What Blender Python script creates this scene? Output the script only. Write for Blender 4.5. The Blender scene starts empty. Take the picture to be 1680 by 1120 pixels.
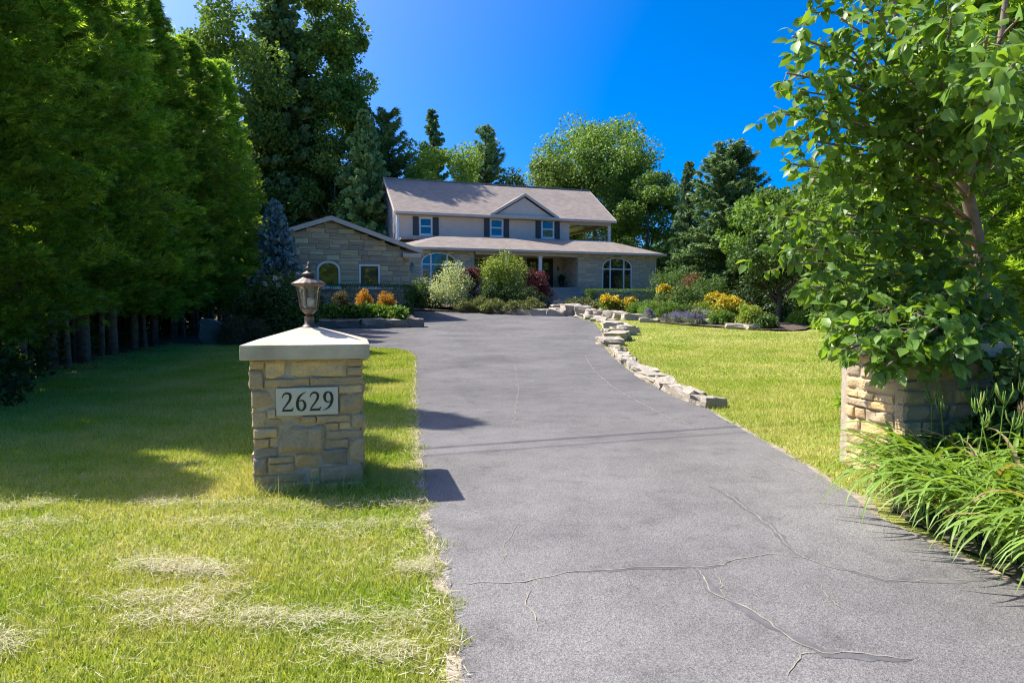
import bpy, bmesh, math, random
import numpy as np
from mathutils import Vector, Matrix, noise

R = math.radians
scene = bpy.context.scene
# ------------------------------------------------------------------ camera
F, TH, EYE = 1100.0, math.atan(57 / 1100), 1.35       # focal length in pixels of a 1680 wide frame, tilt, eye height
cam_d = bpy.data.cameras.new('camera'); cam = bpy.data.objects.new('camera', cam_d)
scene.collection.objects.link(cam); scene.camera = cam
cam.location = (0, 0, EYE); cam.rotation_euler = (R(90) - TH, 0, 0)
cam_d.sensor_width = 36; cam_d.lens = 36 * F / 1680; cam_d.clip_end = 3000; cam_d.clip_start = .05
# ------------------------------------------------------------------ sky, sun, exposure
SUN_EL, SUN_AZ = R(53), math.atan2(-.91, .42)
SUN = Vector((math.sin(SUN_AZ) * math.cos(SUN_EL), math.cos(SUN_AZ) * math.cos(SUN_EL), math.sin(SUN_EL)))
world = bpy.data.worlds.new('World'); scene.world = world; world.use_nodes = True
nt = world.node_tree; nt.nodes.clear()
sky = nt.nodes.new('ShaderNodeTexSky'); sky.sky_type = 'NISHITA'; sky.sun_disc = False
sky.sun_elevation = SUN_EL; sky.sun_rotation = SUN_AZ; sky.altitude = 200
sky.air_density = .40; sky.dust_density = 2.8; sky.ozone_density = 6
hs = nt.nodes.new('ShaderNodeHueSaturation'); hs.inputs['Saturation'].default_value = 1.56
bg = nt.nodes.new('ShaderNodeBackground'); bg.inputs[1].default_value = .135
wo = nt.nodes.new('ShaderNodeOutputWorld')
nt.links.new(sky.outputs[0], hs.inputs['Color']); nt.links.new(hs.outputs[0], bg.inputs[0]); nt.links.new(bg.outputs[0], wo.inputs[0])
sd = bpy.data.lights.new('sun', 'SUN'); so = bpy.data.objects.new('sun', sd); scene.collection.objects.link(so)
sd.energy = 3.25; sd.angle = R(.53); sd.color = (1, .955, .88)
so.rotation_euler = (-SUN).to_track_quat('-Z', 'Y').to_euler(); so.location = (-20, 10, 30)
vs = scene.view_settings; vs.view_transform = 'Standard'; vs.look = 'None'; vs.gamma = 1; vs.exposure = 1.5; vs.use_curve_mapping = False
scene.cycles.max_bounces = 10; scene.cycles.diffuse_bounces = 7; scene.cycles.transparent_max_bounces = 8; scene.cycles.use_denoising = True; scene.cycles.denoising_prefilter = 'NONE'; scene.cycles.filter_width = 1.15

# ------------------------------------------------------------------ helpers
COL = scene.collection
rng = np.random.default_rng(7); random.seed(7)

def ray(px, py):
    a, b = (px - 840) / F, -(py - 560) / F; c, s = math.cos(TH), math.sin(TH)
    return Vector((a, c + b * s, -s + b * c))
def zt(x, y):                                        # height of the ground
    t = min(max(y - 5, 0), 37.0)
    return .00095 * t * t
def at(px, py, Y):                                   # the point at distance Y seen in a pixel of the photograph
    r = ray(px, py); return Vector((0, 0, EYE)) + r * (Y / r.y)
def base(px, Y):                                     # ground point at distance Y under a pixel column
    x = at(px, 503, Y).x; return Vector((x, Y, zt(x, Y)))

def tag(o, label, cat, group=None, kind=None):
    if label: o['label'] = label
    if cat: o['category'] = cat
    if group: o['group'] = group
    if kind: o['kind'] = kind
    return o
def empty(name, loc, rz=0, label=None, cat=None, group=None):
    o = bpy.data.objects.new(name, None); COL.objects.link(o); o.location = loc; o.rotation_euler = (0, 0, rz)
    o.empty_display_size = .2
    return tag(o, label, cat, group)
def link(name, me, parent=None, mat=None):
    o = bpy.data.objects.new(name, me); COL.objects.link(o)
    if mat and not me.materials: me.materials.append(mat)
    if parent: o.parent = parent
    return o
def children(o): return [c for c in bpy.data.objects if c.parent is o]
def copy_tree(root, loc, rz=0, scale=None, label=None, group=None):
    r = root.copy(); COL.objects.link(r); r.location = loc; r.rotation_euler = (0, 0, rz)
    if scale: r.scale = scale if hasattr(scale, '__len__') else (scale,) * 3
    if label: r['label'] = label
    if group: r['group'] = group
    for ch in list(root.children):
        c = ch.copy(); COL.objects.link(c); c.parent = r
        for g in list(ch.children):
            d = g.copy(); COL.objects.link(d); d.parent = c
    return r

class MB:
    """collects shapes; build() links them as one mesh object"""
    def __init__(s): s.v = []; s.f = []
    def add(s, vs_, fs):
        n = len(s.v); s.v += [tuple(v) for v in vs_]; s.f += [tuple(i + n for i in f) for f in fs]; return s
    def box(s, x0, x1, y0, y1, z0, z1):
        return s.add([(x, y, z) for z in (z0, z1) for y in (y0, y1) for x in (x0, x1)],
                     [(0, 2, 3, 1), (4, 5, 7, 6), (0, 1, 5, 4), (1, 3, 7, 5), (3, 2, 6, 7), (2, 0, 4, 6)])
    def prism(s, poly, off):                         # polygon of 3D points extruded by a vector
        n = len(poly); o = Vector(off); p = [Vector(q) for q in poly]
        return s.add(p + [q + o for q in p], [tuple(range(n))[::-1], tuple(range(n, 2 * n))] + [(i, (i + 1) % n, n + (i + 1) % n, n + i) for i in range(n)])
    def lathe(s, prof, n=20, c=(0, 0), wob=None):
        vs_ = []
        for k, (r, z) in enumerate(prof):
            for i in range(n):
                a = 2 * math.pi * i / n; q = r * (wob(k, a) if wob else 1)
                vs_.append((c[0] + q * math.cos(a), c[1] + q * math.sin(a), z))
        fs = [(k * n + i, k * n + (i + 1) % n, (k + 1) * n + (i + 1) % n, (k + 1) * n + i) for k in range(len(prof) - 1) for i in range(n)]
        fs += [tuple(range(n))[::-1], tuple((len(prof) - 1) * n + i for i in range(n))]
        return s.add(vs_, fs)
    def tube(s, pts, rad, n=7):
        pts = [Vector(p) for p in pts]; vs_ = []
        for k, p in enumerate(pts):
            d = (pts[min(k + 1, len(pts) - 1)] - pts[max(k - 1, 0)]).normalized()
            a = d.cross(Vector((0, 0, 1)) if abs(d.z) < .9 else Vector((1, 0, 0))).normalized(); b = d.cross(a)
            r = rad[k] if hasattr(rad, '__len__') else rad
            vs_ += [p + (a * math.cos(2 * math.pi * i / n) + b * math.sin(2 * math.pi * i / n)) * r for i in range(n)]
        fs = [(k * n + i, k * n + (i + 1) % n, (k + 1) * n + (i + 1) % n, (k + 1) * n + i) for k in range(len(pts) - 1) for i in range(n)]
        fs += [tuple(range(n))[::-1], tuple((len(pts) - 1) * n + i for i in range(n))]
        return s.add(vs_, fs)
    def mesh(s, name, smooth=False):
        me = bpy.data.meshes.new(name); me.from_pydata(s.v, [], s.f); me.update()
        bm = bmesh.new(); bm.from_mesh(me); bmesh.ops.recalc_face_normals(bm, faces=bm.faces); bm.to_mesh(me); bm.free()
        if smooth: me.polygons.foreach_set('use_smooth', [True] * len(me.polygons))
        return me
    def build(s, name, mat, parent=None, smooth=False, bevel=0):
        me = s.mesh(name, smooth)
        if bevel:
            bm = bmesh.new(); bm.from_mesh(me)
            bmesh.ops.bevel(bm, geom=[e for e in bm.edges if e.is_manifold and e.calc_face_angle(0) > .5], offset=bevel, segments=2, affect='EDGES', profile=.5)
            bm.to_mesh(me); bm.free()
        return link(name, me, parent, mat)

# ---------- materials
def nodes(name):
    m = bpy.data.materials.new(name); m.use_nodes = True; t = m.node_tree
    return m, t, t.nodes['Principled BSDF'], t.nodes['Material Output']
def N(t, typ, **kw):
    n = t.nodes.new(typ)
    for k, v in kw.items():
        if k in n.inputs: n.inputs[k].default_value = v
        else: setattr(n, k, v)
    return n
def ramp(t, fac, stops):
    r = t.nodes.new('ShaderNodeValToRGB'); e = r.color_ramp.elements
    while len(e) < len(stops): e.new(.5)
    for q, (p, c) in zip(e, stops): q.position = p; q.color = (*c, 1)
    if fac: t.links.new(fac, r.inputs[0])
    return r
def mixc(t, fac, a, b, mode='MIX'):
    m = t.nodes.new('ShaderNodeMix'); m.data_type = 'RGBA'; m.blend_type = mode
    for s_, v in ((0, fac), (6, a), (7, b)):
        if hasattr(v, 'is_linked'): t.links.new(v, m.inputs[s_])
        else: m.inputs[s_].default_value = v if s_ == 0 else (*v, 1)
    return m.outputs[2]
def bump(t, b, h, strength, dist):
    n = N(t, 'ShaderNodeBump', Strength=strength, Distance=dist); t.links.new(h, n.inputs['Height']); t.links.new(n.outputs[0], b.inputs['Normal'])
def coords(t, kind='Object'): return N(t, 'ShaderNodeTexCoord').outputs[kind]
def noise_tex(t, co, scale, detail=4, rough=.6):
    n = N(t, 'ShaderNodeTexNoise', Scale=scale, Detail=detail, Roughness=rough); t.links.new(co, n.inputs['Vector']); return n.outputs[0]

def m_plain(name, col, rough=.6, var=.15, scale=6, bmp=0, metal=0, spec=.5, bscale=None):
    m, t, b, o = nodes(name); co = coords(t)
    n = noise_tex(t, co, scale)
    r = ramp(t, n, [(.3, tuple(c * (1 - var) for c in col)), (.7, tuple(min(1, c * (1 + var)) for c in col))])
    t.links.new(r.outputs[0], b.inputs['Base Color']); b.inputs['Roughness'].default_value = rough
    b.inputs['Metallic'].default_value = metal; b.inputs['Specular IOR Level'].default_value = spec
    if bmp: bump(t, b, noise_tex(t, co, bscale or scale * 4), .6, bmp)
    return m
def m_stone(name, cols, scale=9, bmp=.006, per='object'):
    m, t, b, o = nodes(name); co = coords(t)
    src = N(t, 'ShaderNodeObjectInfo').outputs['Random'] if per == 'object' else N(t, 'ShaderNodeNewGeometry').outputs['Random Per Island']
    r = ramp(t, src, [(i / max(1, len(cols) - 1), c) for i, c in enumerate(cols)])
    n1 = noise_tex(t, co, scale, 5, .65); n2 = noise_tex(t, co, scale * 5, 4, .7)
    nf = N(t, 'ShaderNodeMath', operation='MULTIPLY'); t.links.new(n1, nf.inputs[0]); nf.inputs[1].default_value = .4
    c = mixc(t, nf.outputs[0], r.outputs[0], (.44, .33, .20), 'MIX') if per == 'object' else r.outputs[0]
    rr = ramp(t, n2, [(.25, (.62, .6, .58)), (.5, (1, 1, 1)), (.8, (1.0, 1.0, 1.0))])
    c2 = mixc(t, .85, c, rr.outputs[0], 'MULTIPLY')
    t.links.new(c2, b.inputs['Base Color']); b.inputs['Roughness'].default_value = .85; b.inputs['Specular IOR Level'].default_value = .25
    a = N(t, 'ShaderNodeMath', operation='ADD'); t.links.new(n1, a.inputs[0]); t.links.new(n2, a.inputs[1])
    bump(t, b, a.outputs[0], .8, bmp)
    return m
def m_leaf(name, cols, trans=.35, rough=.5, tint=(1.25, 1.2, .55), spec=.35, k=2.3, dead=0):
    cols = [tuple(min(.75, x * k) for x in c) for c in cols]
    m, t, b, o = nodes(name)
    rnd = N(t, 'ShaderNodeNewGeometry').outputs['Random Per Island']
    r = ramp(t, rnd, [(i / max(1, len(cols) - 1), c) for i, c in enumerate(cols)])
    oi = N(t, 'ShaderNodeObjectInfo').outputs['Random']
    v = N(t, 'ShaderNodeMapRange'); t.links.new(oi, v.inputs[0]); v.inputs[3].default_value = .78; v.inputs[4].default_value = 1.22
    h = N(t, 'ShaderNodeHueSaturation'); t.links.new(r.outputs[0], h.inputs['Color']); t.links.new(v.outputs[0], h.inputs['Value'])
    if dead:
        g_ = N(t, 'ShaderNodeMath', operation='LESS_THAN'); t.links.new(oi, g_.inputs[0]); g_.inputs[1].default_value = dead
        o2 = mixc(t, g_.outputs[0], h.outputs[0], (.40, .31, .15)); h = o2.node; h_out = o2
    else: h_out = h.outputs[0]
    t.links.new(h_out, b.inputs['Base Color']); b.inputs['Roughness'].default_value = rough; b.inputs['Specular IOR Level'].default_value = spec
    tr = N(t, 'ShaderNodeBsdfTranslucent'); t.links.new(mixc(t, 1.0, h_out, tint, 'MULTIPLY'), tr.inputs[0])
    mx = N(t, 'ShaderNodeMixShader', Fac=trans); t.links.new(b.outputs[0], mx.inputs[1]); t.links.new(tr.outputs[0], mx.inputs[2])
    t.links.new(mx.outputs[0], o.inputs[0])
    return m

M = {}
M['mortar'] = m_plain('mortar', (.42, .35, .26), .95, .15, 20, .004)
M['mortar_house'] = m_plain('mortar_house', (.36, .32, .27), .95, .12, 20, .004)
M['pillar_stone'] = m_stone('pillar_stone', [(0.65, 0.408, 0.165), (0.375, 0.3, 0.209), (0.725, 0.468, 0.187), (0.3, 0.252, 0.187), (0.562, 0.408, 0.22), (0.75, 0.54, 0.275), (0.45, 0.324, 0.176)], 7, .010)
M['house_stone'] = m_stone('house_stone', [(0.75, 0.631, 0.413), (0.398, 0.338, 0.262), (0.75, 0.649, 0.397), (0.445, 0.36, 0.283), (0.75, 0.734, 0.46), (0.375, 0.316, 0.252), (0.75, 0.581, 0.382)], 5, .01)
M['veneer_stone'] = m_stone('veneer_stone', [(0.679, 0.541, 0.383), (0.487, 0.412, 0.331), (0.738, 0.569, 0.383), (0.547, 0.455, 0.357), (0.75, 0.612, 0.423), (0.443, 0.384, 0.318)], 5, .01, 'island')
M['rock'] = m_stone('rock', [(.42, .38, .31), (.34, .31, .26), (.46, .41, .33), (.29, .27, .235)], 3, .03)
M['dark_rock'] = m_stone('dark_rock', [(.21, .195, .17), (.17, .16, .145), (.25, .225, .19)], 3, .03)
M['cap'] = m_plain('cast_stone', (.52, .43, .31), .85, .26, 3.2, .004, bscale=45)
M['plaque'] = m_plain('plaque_stone', (.60, .55, .44), .75, .04, 8, .001)
M['black_paint'] = m_plain('black_paint', (.012, .012, .012), .4, .1)
M['bronze'] = m_plain('aged_bronze', (.115, .088, .07), .55, .25, 30, .001, metal=.35)
M['stucco'] = m_plain('stucco', (.80, .60, .48), .9, .05, 2.5, .003, bscale=90)
M['siding'] = m_plain('siding', (.27, .26, .27), .7, .06, 3)
M['trim'] = m_plain('trim_white', (.82, .82, .80), .45, .04, 3)
M['fascia'] = m_plain('fascia_taupe', (.64, .52, .43), .5, .04, 3)
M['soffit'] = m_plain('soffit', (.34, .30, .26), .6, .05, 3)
M['shutter'] = m_plain('shutter', (.055, .05, .058), .5, .1, 5)
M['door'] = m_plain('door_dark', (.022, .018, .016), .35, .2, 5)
M['step'] = m_plain('step_stone', (.32, .29, .26), .85, .1, 6, .003)
M['beige'] = m_plain('porch_wall', (.46, .39, .29), .85, .06, 3)
M['black_metal'] = m_plain('black_metal', (.015, .015, .015), .45, .1)
M['soil'] = m_plain('soil', (.085, .06, .042), .95, .35, 9, .03)
M['litter'] = m_plain('woodland_litter', (.075, .07, .035), .95, .5, 4, .04)
M['pole'] = m_plain('pole_wood', (.16, .12, .09), .85, .25, 5)
M['cable'] = m_plain('cable_black', (.012, .012, .012), .5, .1)
M['bark_grey'] = m_plain('bark_grey', (.17, .135, .105), .9, .4, 9, .02)
M['bark_dark'] = m_plain('bark_dark', (.075, .06, .048), .9, .35, 8, .02)
M['bark_tan'] = m_plain('bark_tan', (.23, .165, .115), .75, .3, 14, .006)
M['white_flower'] = m_plain('white_flower', (.65, .63, .55), .7, .08)
M['yellow_flower'] = m_leaf('yellow_flower', [(.62, .42, .015), (.70, .52, .03)], .25, .6, (1, 1, .6), k=1)
M['purple_flower'] = m_leaf('purple_flower', [(.14, .10, .28), (.20, .15, .34)], .25, .6, (1, 1, 1), k=1)

# roof shingles
def m_shingle():
    m, t, b, o = nodes('asphalt_shingle'); co = coords(t)
    br = N(t, 'ShaderNodeTexBrick', Scale=1.0); t.links.new(co, br.inputs['Vector'])
    br.inputs['Color1'].default_value = (.345, .29, .245, 1); br.inputs['Color2'].default_value = (.255, .213, .182, 1); br.inputs['Mortar'].default_value = (.14, .11, .095, 1)
    br.inputs['Mortar Size'].default_value = .008; br.inputs['Brick Width'].default_value = .32; br.inputs['Row Height'].default_value = .12
    n = noise_tex(t, co, 40, 3, .8); r = ramp(t, n, [(.3, (.8, .8, .8)), (.7, (1.12, 1.1, 1.08))])
    n2 = noise_tex(t, co, .7, 3); r2 = ramp(t, n2, [(.3, (.92, .92, .92)), (.7, (1.05, 1.05, 1.05))])
    c = mixc(t, 1.0, mixc(t, 1.0, br.outputs[0], r.outputs[0], 'MULTIPLY'), r2.outputs[0], 'MULTIPLY')
    t.links.new(c, b.inputs['Base Color']); b.inputs['Roughness'].default_value = .9; b.inputs['Specular IOR Level'].default_value = .2
    bump(t, b, br.outputs[1], -.6, .012)
    return m
M['shingle'] = m_shingle()
def m_glass(name, col):
    m, t, b, o = nodes(name)
    b.inputs['Base Color'].default_value = (*col, 1); b.inputs['Roughness'].default_value = .02; b.inputs['IOR'].default_value = 1.6; b.inputs['Specular IOR Level'].default_value = .9
    n = noise_tex(t, coords(t), 1.2, 2); bump(t, b, n, .25, .02)
    return m
M['glass'] = m_glass('window_glass', (.022, .026, .024)); M['glass_warm_reflect'] = m_glass('window_glass_warm_reflect', (.10, .085, .02)); M['blind'] = m_glass('window_blind', (.06, .055, .05))  # warm pane: yellow-green reflection put into the base colour; also tints lantern glass
def m_lampglass():
    m, t, b, o = nodes('lamp_glass')
    b.inputs['Base Color'].default_value = (.93, .92, .88, 1); b.inputs['Transmission Weight'].default_value = .93; b.inputs['Roughness'].default_value = .06; b.inputs['IOR'].default_value = 1.18
    bump(t, b, noise_tex(t, coords(t), 45, 2), .5, .004)
    return m
M['lamp_glass'] = m_lampglass(); M['bulb'] = m_plain('frosted_bulb', (.72, .70, .64), .4, .05)

def m_asphalt():
    m, t, b, o = nodes('old_asphalt'); co = coords(t)
    big = noise_tex(t, co, .55, 5, .6); mid = noise_tex(t, co, 3.2, 6, .7); fine = noise_tex(t, co, 95, 3, .8)
    vo = N(t, 'ShaderNodeTexVoronoi', Scale=150.0); t.links.new(co, vo.inputs['Vector'])
    r1 = ramp(t, big, [(.3, (.118, .110, .106)), (.55, (.174, .164, .155)), (.75, (.208, .197, .185))])
    r2 = ramp(t, mid, [(.25, (.62, .62, .63)), (.45, (.95, .95, .95)), (.6, (1.03, 1.03, 1.03)), (.78, (1.25, 1.22, 1.18))])
    r3 = ramp(t, fine, [(.28, (.42, .42, .42)), (.5, (1, 1, 1)), (.72, (1.6, 1.58, 1.55))])
    r4 = ramp(t, vo.outputs['Color'], [(.0, (.6, .6, .6)), (.25, (1, 1, 1)), (.95, (1.0, 1.0, 1.0)), (1, (1.6, 1.55, 1.5))])
    c = mixc(t, 1.0, mixc(t, 1.0, mixc(t, 1.0, r1.outputs[0], r2.outputs[0], 'MULTIPLY'), r3.outputs[0], 'MULTIPLY'), r4.outputs[0], 'MULTIPLY')
    sx = N(t, 'ShaderNodeSeparateXYZ'); t.links.new(co, sx.inputs[0]); ad = N(t, 'ShaderNodeMath', operation='MULTIPLY_ADD'); t.links.new(big, ad.inputs[0]); ad.inputs[1].default_value = 9; t.links.new(sx.outputs[1], ad.inputs[2])
    mr = N(t, 'ShaderNodeMapRange'); t.links.new(ad.outputs[0], mr.inputs[0]); mr.inputs[1].default_value = 9.5; mr.inputs[2].default_value = 15; rw = ramp(t, mr.outputs[0], [(0, (1.04, 1.04, 1.03)), (.5, (.90, .90, .91)), (1, (.76, .76, .78))])
    vo2 = N(t, 'ShaderNodeTexVoronoi', Scale=55.0); t.links.new(co, vo2.inputs['Vector']); r5 = ramp(t, vo2.outputs['Distance'], [(.0, (.5, .5, .5)), (.12, (1, 1, 1))])
    c = mixc(t, 1.0, c, rw.outputs[0], 'MULTIPLY'); c = mixc(t, .6, c, r5.outputs[0], 'MULTIPLY')
    t.links.new(c, b.inputs['Base Color']); b.inputs['Roughness'].default_value = .88; b.inputs['Specular IOR Level'].default_value = .3
    a = N(t, 'ShaderNodeMath', operation='ADD'); t.links.new(fine, a.inputs[0]); t.links.new(vo.outputs['Distance'], a.inputs[1])
    bump(t, b, a.outputs[0], .7, .004)
    return m
M['asphalt'] = m_asphalt()
M['crack_seal'] = m_plain('crack_seal', (.105, .10, .097), .8, .3, 12, .002)
M['crack'] = m_plain('crack_dust', (.27, .235, .175), .95, .35, 25, .003)
M['sand'] = m_plain('edge_sand', (.26, .22, .15), .95, .35, 10, .006)
def m_lawn():
    m, t, b, o = nodes('lawn_turf'); co = coords(t)
    n1 = noise_tex(t, co, .5, 5, .65); n2 = noise_tex(t, co, 4, 6, .75); n3 = noise_tex(t, co, 45, 3, .8)
    r1 = ramp(t, n1, [(.3, (.17, .21, .035)), (.52, (.28, .30, .065)), (.7, (.42, .38, .13))])
    r2 = ramp(t, n2, [(.25, (.75, .8, .7)), (.5, (1, 1, 1)), (.75, (1.2, 1.14, 1.15))])
    r3 = ramp(t, n3, [(.25, (.55, .6, .5)), (.5, (1, 1, 1)), (.8, (1.3, 1.3, 1.2))])
    c = mixc(t, 1.0, mixc(t, 1.0, r1.outputs[0], r2.outputs[0], 'MULTIPLY'), r3.outputs[0], 'MULTIPLY')
    t.links.new(c, b.inputs['Base Color']); b.inputs['Roughness'].default_value = .9; b.inputs['Specular IOR Level'].default_value = .2
    bump(t, b, n3, .9, .03)
    return m
M['lawn'] = m_lawn()

# ------------------------------------------------------------------ setting: ground, driveway, beds
def strip(rows, name, mat, parent=None, kind='structure'):        # rows of equally many points
    n = len(rows[0]); mb = MB()
    mb.add([p for r in rows for p in r], [(k * n + i, k * n + i + 1, (k + 1) * n + i + 1, (k + 1) * n + i) for k in range(len(rows) - 1) for i in range(n - 1)])
    o = mb.build(name, mat, parent, True)
    if kind: o['kind'] = kind
    return o
def lines(segs):
    out = []
    for a, b_, n in segs: out += list(np.linspace(a, b_, n, endpoint=False))
    return out + [segs[-1][1]]
gx = lines([(-900, -60, 14), (-60, -20, 20), (-20, 22, 84), (22, 70, 20), (70, 900, 14)])
gy = lines([(-300, -10, 10), (-10, 46, 140), (46, 110, 20), (110, 2500, 20)])
strip([[(x, y, zt(x, y) - (0 if y < 120 else (y - 120) * .004)) for x in gx] for y in gy], 'lawn', M['lawn'])

XL = [(-14, -3.2), (-4, -.75), (0, .05), (1.2, -.05), (2.35, -.18), (3.19, -.31), (4.24, -.54), (6.22, -.86), (9.9, -1.43), (14.3, -2.05), (16.6, -2.4), (17.8, -2.75), (18.5, -3.2), (19.1, -4.2), (19.6, -6), (20.1, -10.2), (27.3, -10.2), (27.9, -4.0), (40, -6.2), (43, -7)]
XR = [(-14, 5.4), (-4, 3.6), (1, 2.75), (3.2, 2.42), (4.3, 2.32), (4.9, 2.42), (5.8, 2.46), (7, 2.5), (8.7, 2.52), (9.9, 2.4), (11.75, 2.3), (16.4, 2.45), (20.5, 2.75), (23, 3.1), (25.2, 3.35), (30.3, 3.75), (34.5, 3.3), (43, 3.3)]
xl = lambda y: float(np.interp(y, [a for a, _ in XL], [b for _, b in XL])) + .035 * noise.noise((y * 1.7, 3.1, 0)) + .02 * noise.noise((y * 6, 1, 0))
xr = lambda y: float(np.interp(y, [a for a, _ in XR], [b for _, b in XR])) + .04 * noise.noise((y * 1.5, 8.3, 0)) + .02 * noise.noise((y * 6, 5, 0))
dy = lines([(-14, 0, 14), (0, 17, 120), (17, 29, 90), (29, 43, 34)])
drive = strip([[(x, y, zt(x, y) + .018) for x in np.linspace(xl(y), xr(y), 25)] for y in dy], 'driveway', M['asphalt'])
strip([[(x, y, zt(x, y) + .008) for x in np.linspace(xl(y) - .05 - .05 * noise.noise((y * 2.3, 0, 0)), xl(y) + .05, 3)] for y in lines([(-4, 18, 160)])], 'dry_edge', M['sand'])
strip([[(x, y, zt(x, y) + .008) for x in np.linspace(xr(y) - .05, xr(y) + .07 + .07 * noise.noise((y * 2.3, 9, 0)), 3)] for y in lines([(-4, 26, 160)])], 'dry_edge.001', M['sand'])

def gpt(px, py):                                     # ground point seen in a pixel
    r = ray(px, py); t = .5
    while t < 300:
        p = Vector((0, 0, EYE)) + r * t
        if p.z < zt(p.x, p.y): return p
        t += .02
def ribbon(name, pix, w, mat, dz, jag=.02, seed=0):
    p = [gpt(*q) for q in pix]; fine = []
    for a, b_ in zip(p, p[1:]):
        n = max(2, int((b_ - a).length / .035))
        fine += [a.lerp(b_, i / n) for i in range(n)]
    fine.append(p[-1]); rows = []
    for i, q in enumerate(fine):
        d = (fine[min(i + 1, len(fine) - 1)] - fine[max(i - 1, 0)]).normalized(); s = Vector((-d.y, d.x, 0))
        off = jag * (noise.noise((q.x * 5, q.y * 5, seed)) * 1.6 + .8 * noise.noise((q.x * 17, q.y * 17, seed)))
        ww = w * (.45 + .8 * abs(noise.noise((q.x * 9, q.y * 9, seed + 5)) * 1.6)) * min(1, .25 + i / 6, .25 + (len(fine) - 1 - i) / 6)
        c = q + s * off; z = zt(q.x, q.y) + dz
        rows.append([(c.x - s.x * ww, c.y - s.y * ww, z), (c.x + s.x * ww, c.y + s.y * ww, z)])
    strip(rows, name, mat, drive, None)
C1 = [(722, 962), (860, 962), (930, 946), (1010, 938), (1090, 936), (1145, 940), (1200, 926), (1270, 916), (1315, 922)]
C2 = [(1165, 800), (1215, 830), (1270, 873), (1300, 905), (1315, 922), (1370, 940), (1450, 958), (1540, 960), (1640, 956)]
C3 = [(1145, 940), (1170, 978), (1230, 1012), (1290, 1052), (1350, 1082), (1420, 1088), (1495, 1092)]
for k, c in enumerate((C1[2:7], C2[:5], C2[5:], C3)): ribbon('sealed_crack', c, .030, M['crack_seal'], .0195, .02, k)
for k, (c, w) in enumerate(((C1, .0046), (C2, .0042), (C3, .006), ([(872, 965), (866, 1000), (885, 1035), (893, 1052)], .004), ([(1350, 1078), (1310, 1083), (1296, 1119)], .005),
        ([(1165, 938), (1190, 968), (1185, 990)], .004), ([(1180, 955), (1215, 970), (1250, 990), (1290, 1000)], .003), ([(720, 830), (800, 850), (850, 862), (832, 900), (815, 935)], .0025), ([(1340, 960), (1370, 1000), (1420, 1030)], .0025),
        ([(845, 600), (850, 640), (842, 700)], .004), ([(760, 640), (850, 636), (960, 640)], .004), ([(960, 585), (975, 610), (1010, 640), (1100, 690), (1180, 712)], .006), ([(1240, 745), (1290, 770), (1330, 790)], .005))):
    ribbon('crack', c, w, M['crack'], .0215, .02, k)

def strip2(front, back, name, mat, n=10, bul=0, drape=None):
    rows = []
    if drape is not None:
        for i in range(n + 1): rows.append([(q.x, q.y, zt(q.x, q.y) + drape) for q in (Vector(a).lerp(Vector(b_), i / n) for a, b_ in zip(front, back))])
        return strip(rows, name, mat)
    for i in range(n + 1):
        t = i / n; rows.append([tuple(Vector(a).lerp(Vector(b_), t) + Vector((0, 0, bul * math.sin(math.pi * t) + .04 * noise.noise((a[0] * 2, t * 5, 1))))) for a, b_ in zip(front, back)])
    return strip(rows, name, mat)
def resample(poly, n):
    p = [Vector(q) for q in poly]; L = [0]
    for a, b_ in zip(p, p[1:]): L.append(L[-1] + (b_ - a).length)
    out = []
    for s in np.linspace(0, L[-1], n):
        k = min(max(int(np.searchsorted(L, s)) - 1, 0), len(p) - 2); out.append(p[k].lerp(p[k + 1], (s - L[k]) / max(1e-6, L[k + 1] - L[k])))
    return out
HA = R(19); HU = Vector((math.cos(HA), math.sin(HA), 0)); HV = Vector((-math.sin(HA), math.cos(HA), 0)); HO = Vector((-6.0, 42.47, 0))
def H(u, v, z=0): return HO + HU * u + HV * v + Vector((0, 0, z))
def edge(pts, dz): return [Vector((x, y, zt(x, y) + dz)) for x, y in pts]
BEDL_F = resample(edge([(-5.9, 41.2), (-3.5, 39.2), (-1.4, 37.6), (.5, 35.9), (2.1, 35.0)], .22), 24)
BEDL_B = resample([H(-.3, .1, 1.5), H(3.5, .1, 1.5), H(9.0, .1, 1.55)], 24)
strip2(BEDL_F, BEDL_B, 'garden_bed', M['soil'], 10, .1)
BEDR_F = resample(edge([(3.7, 35.0), (4.4, 34.2), (5.3, 33.6), (6.3, 31), (7.5, 28.6), (9, 26.7), (10.2, 25.6), (11.3, 25.9), (12.0, 27)], .06), 40)
BEDR_B = resample([H(11.1, .1, 1.6), H(17.3, .1, 1.6), Vector((13.5, 43, 1.4)), Vector((12.3, 36, 1.05)), Vector((12.4, 30, .75))], 40)
strip2(BEDR_F, BEDR_B, 'garden_bed.001', M['soil'], 12, .12)
BEDG_F = resample(edge([(-11, 26.6), (-7.9, 27.0), (-5.5, 27.5), (-4.0, 27.95)], .34), 16)
BEDG_B = resample([H(-10.2, -9.2, .95), H(-2.25, -9.2, .95)], 16)
strip2(BEDG_F, BEDG_B, 'garden_bed.002', M['soil'], 8, .08)
strip2(resample(edge([(-6.2, 3), (-6.9, 8), (-8.2, 12), (-9.0, 16), (-9.6, 21), (-9.2, 26)], .012), 40), resample(edge([(-30, 3), (-32, 10), (-34, 18), (-34, 24), (-32, 32), (-13, 42)], .012), 40), 'woodland_floor', M['litter'], 30, 0, .012)
strip2(resample(edge([(13.5, 33), (18, 31), (26, 29), (40, 28)], .012), 30), resample(edge([(14, 60), (24, 70), (40, 70), (60, 60)], .012), 30), 'woodland_floor.001', M['litter'], 40, 0, .012)
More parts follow.
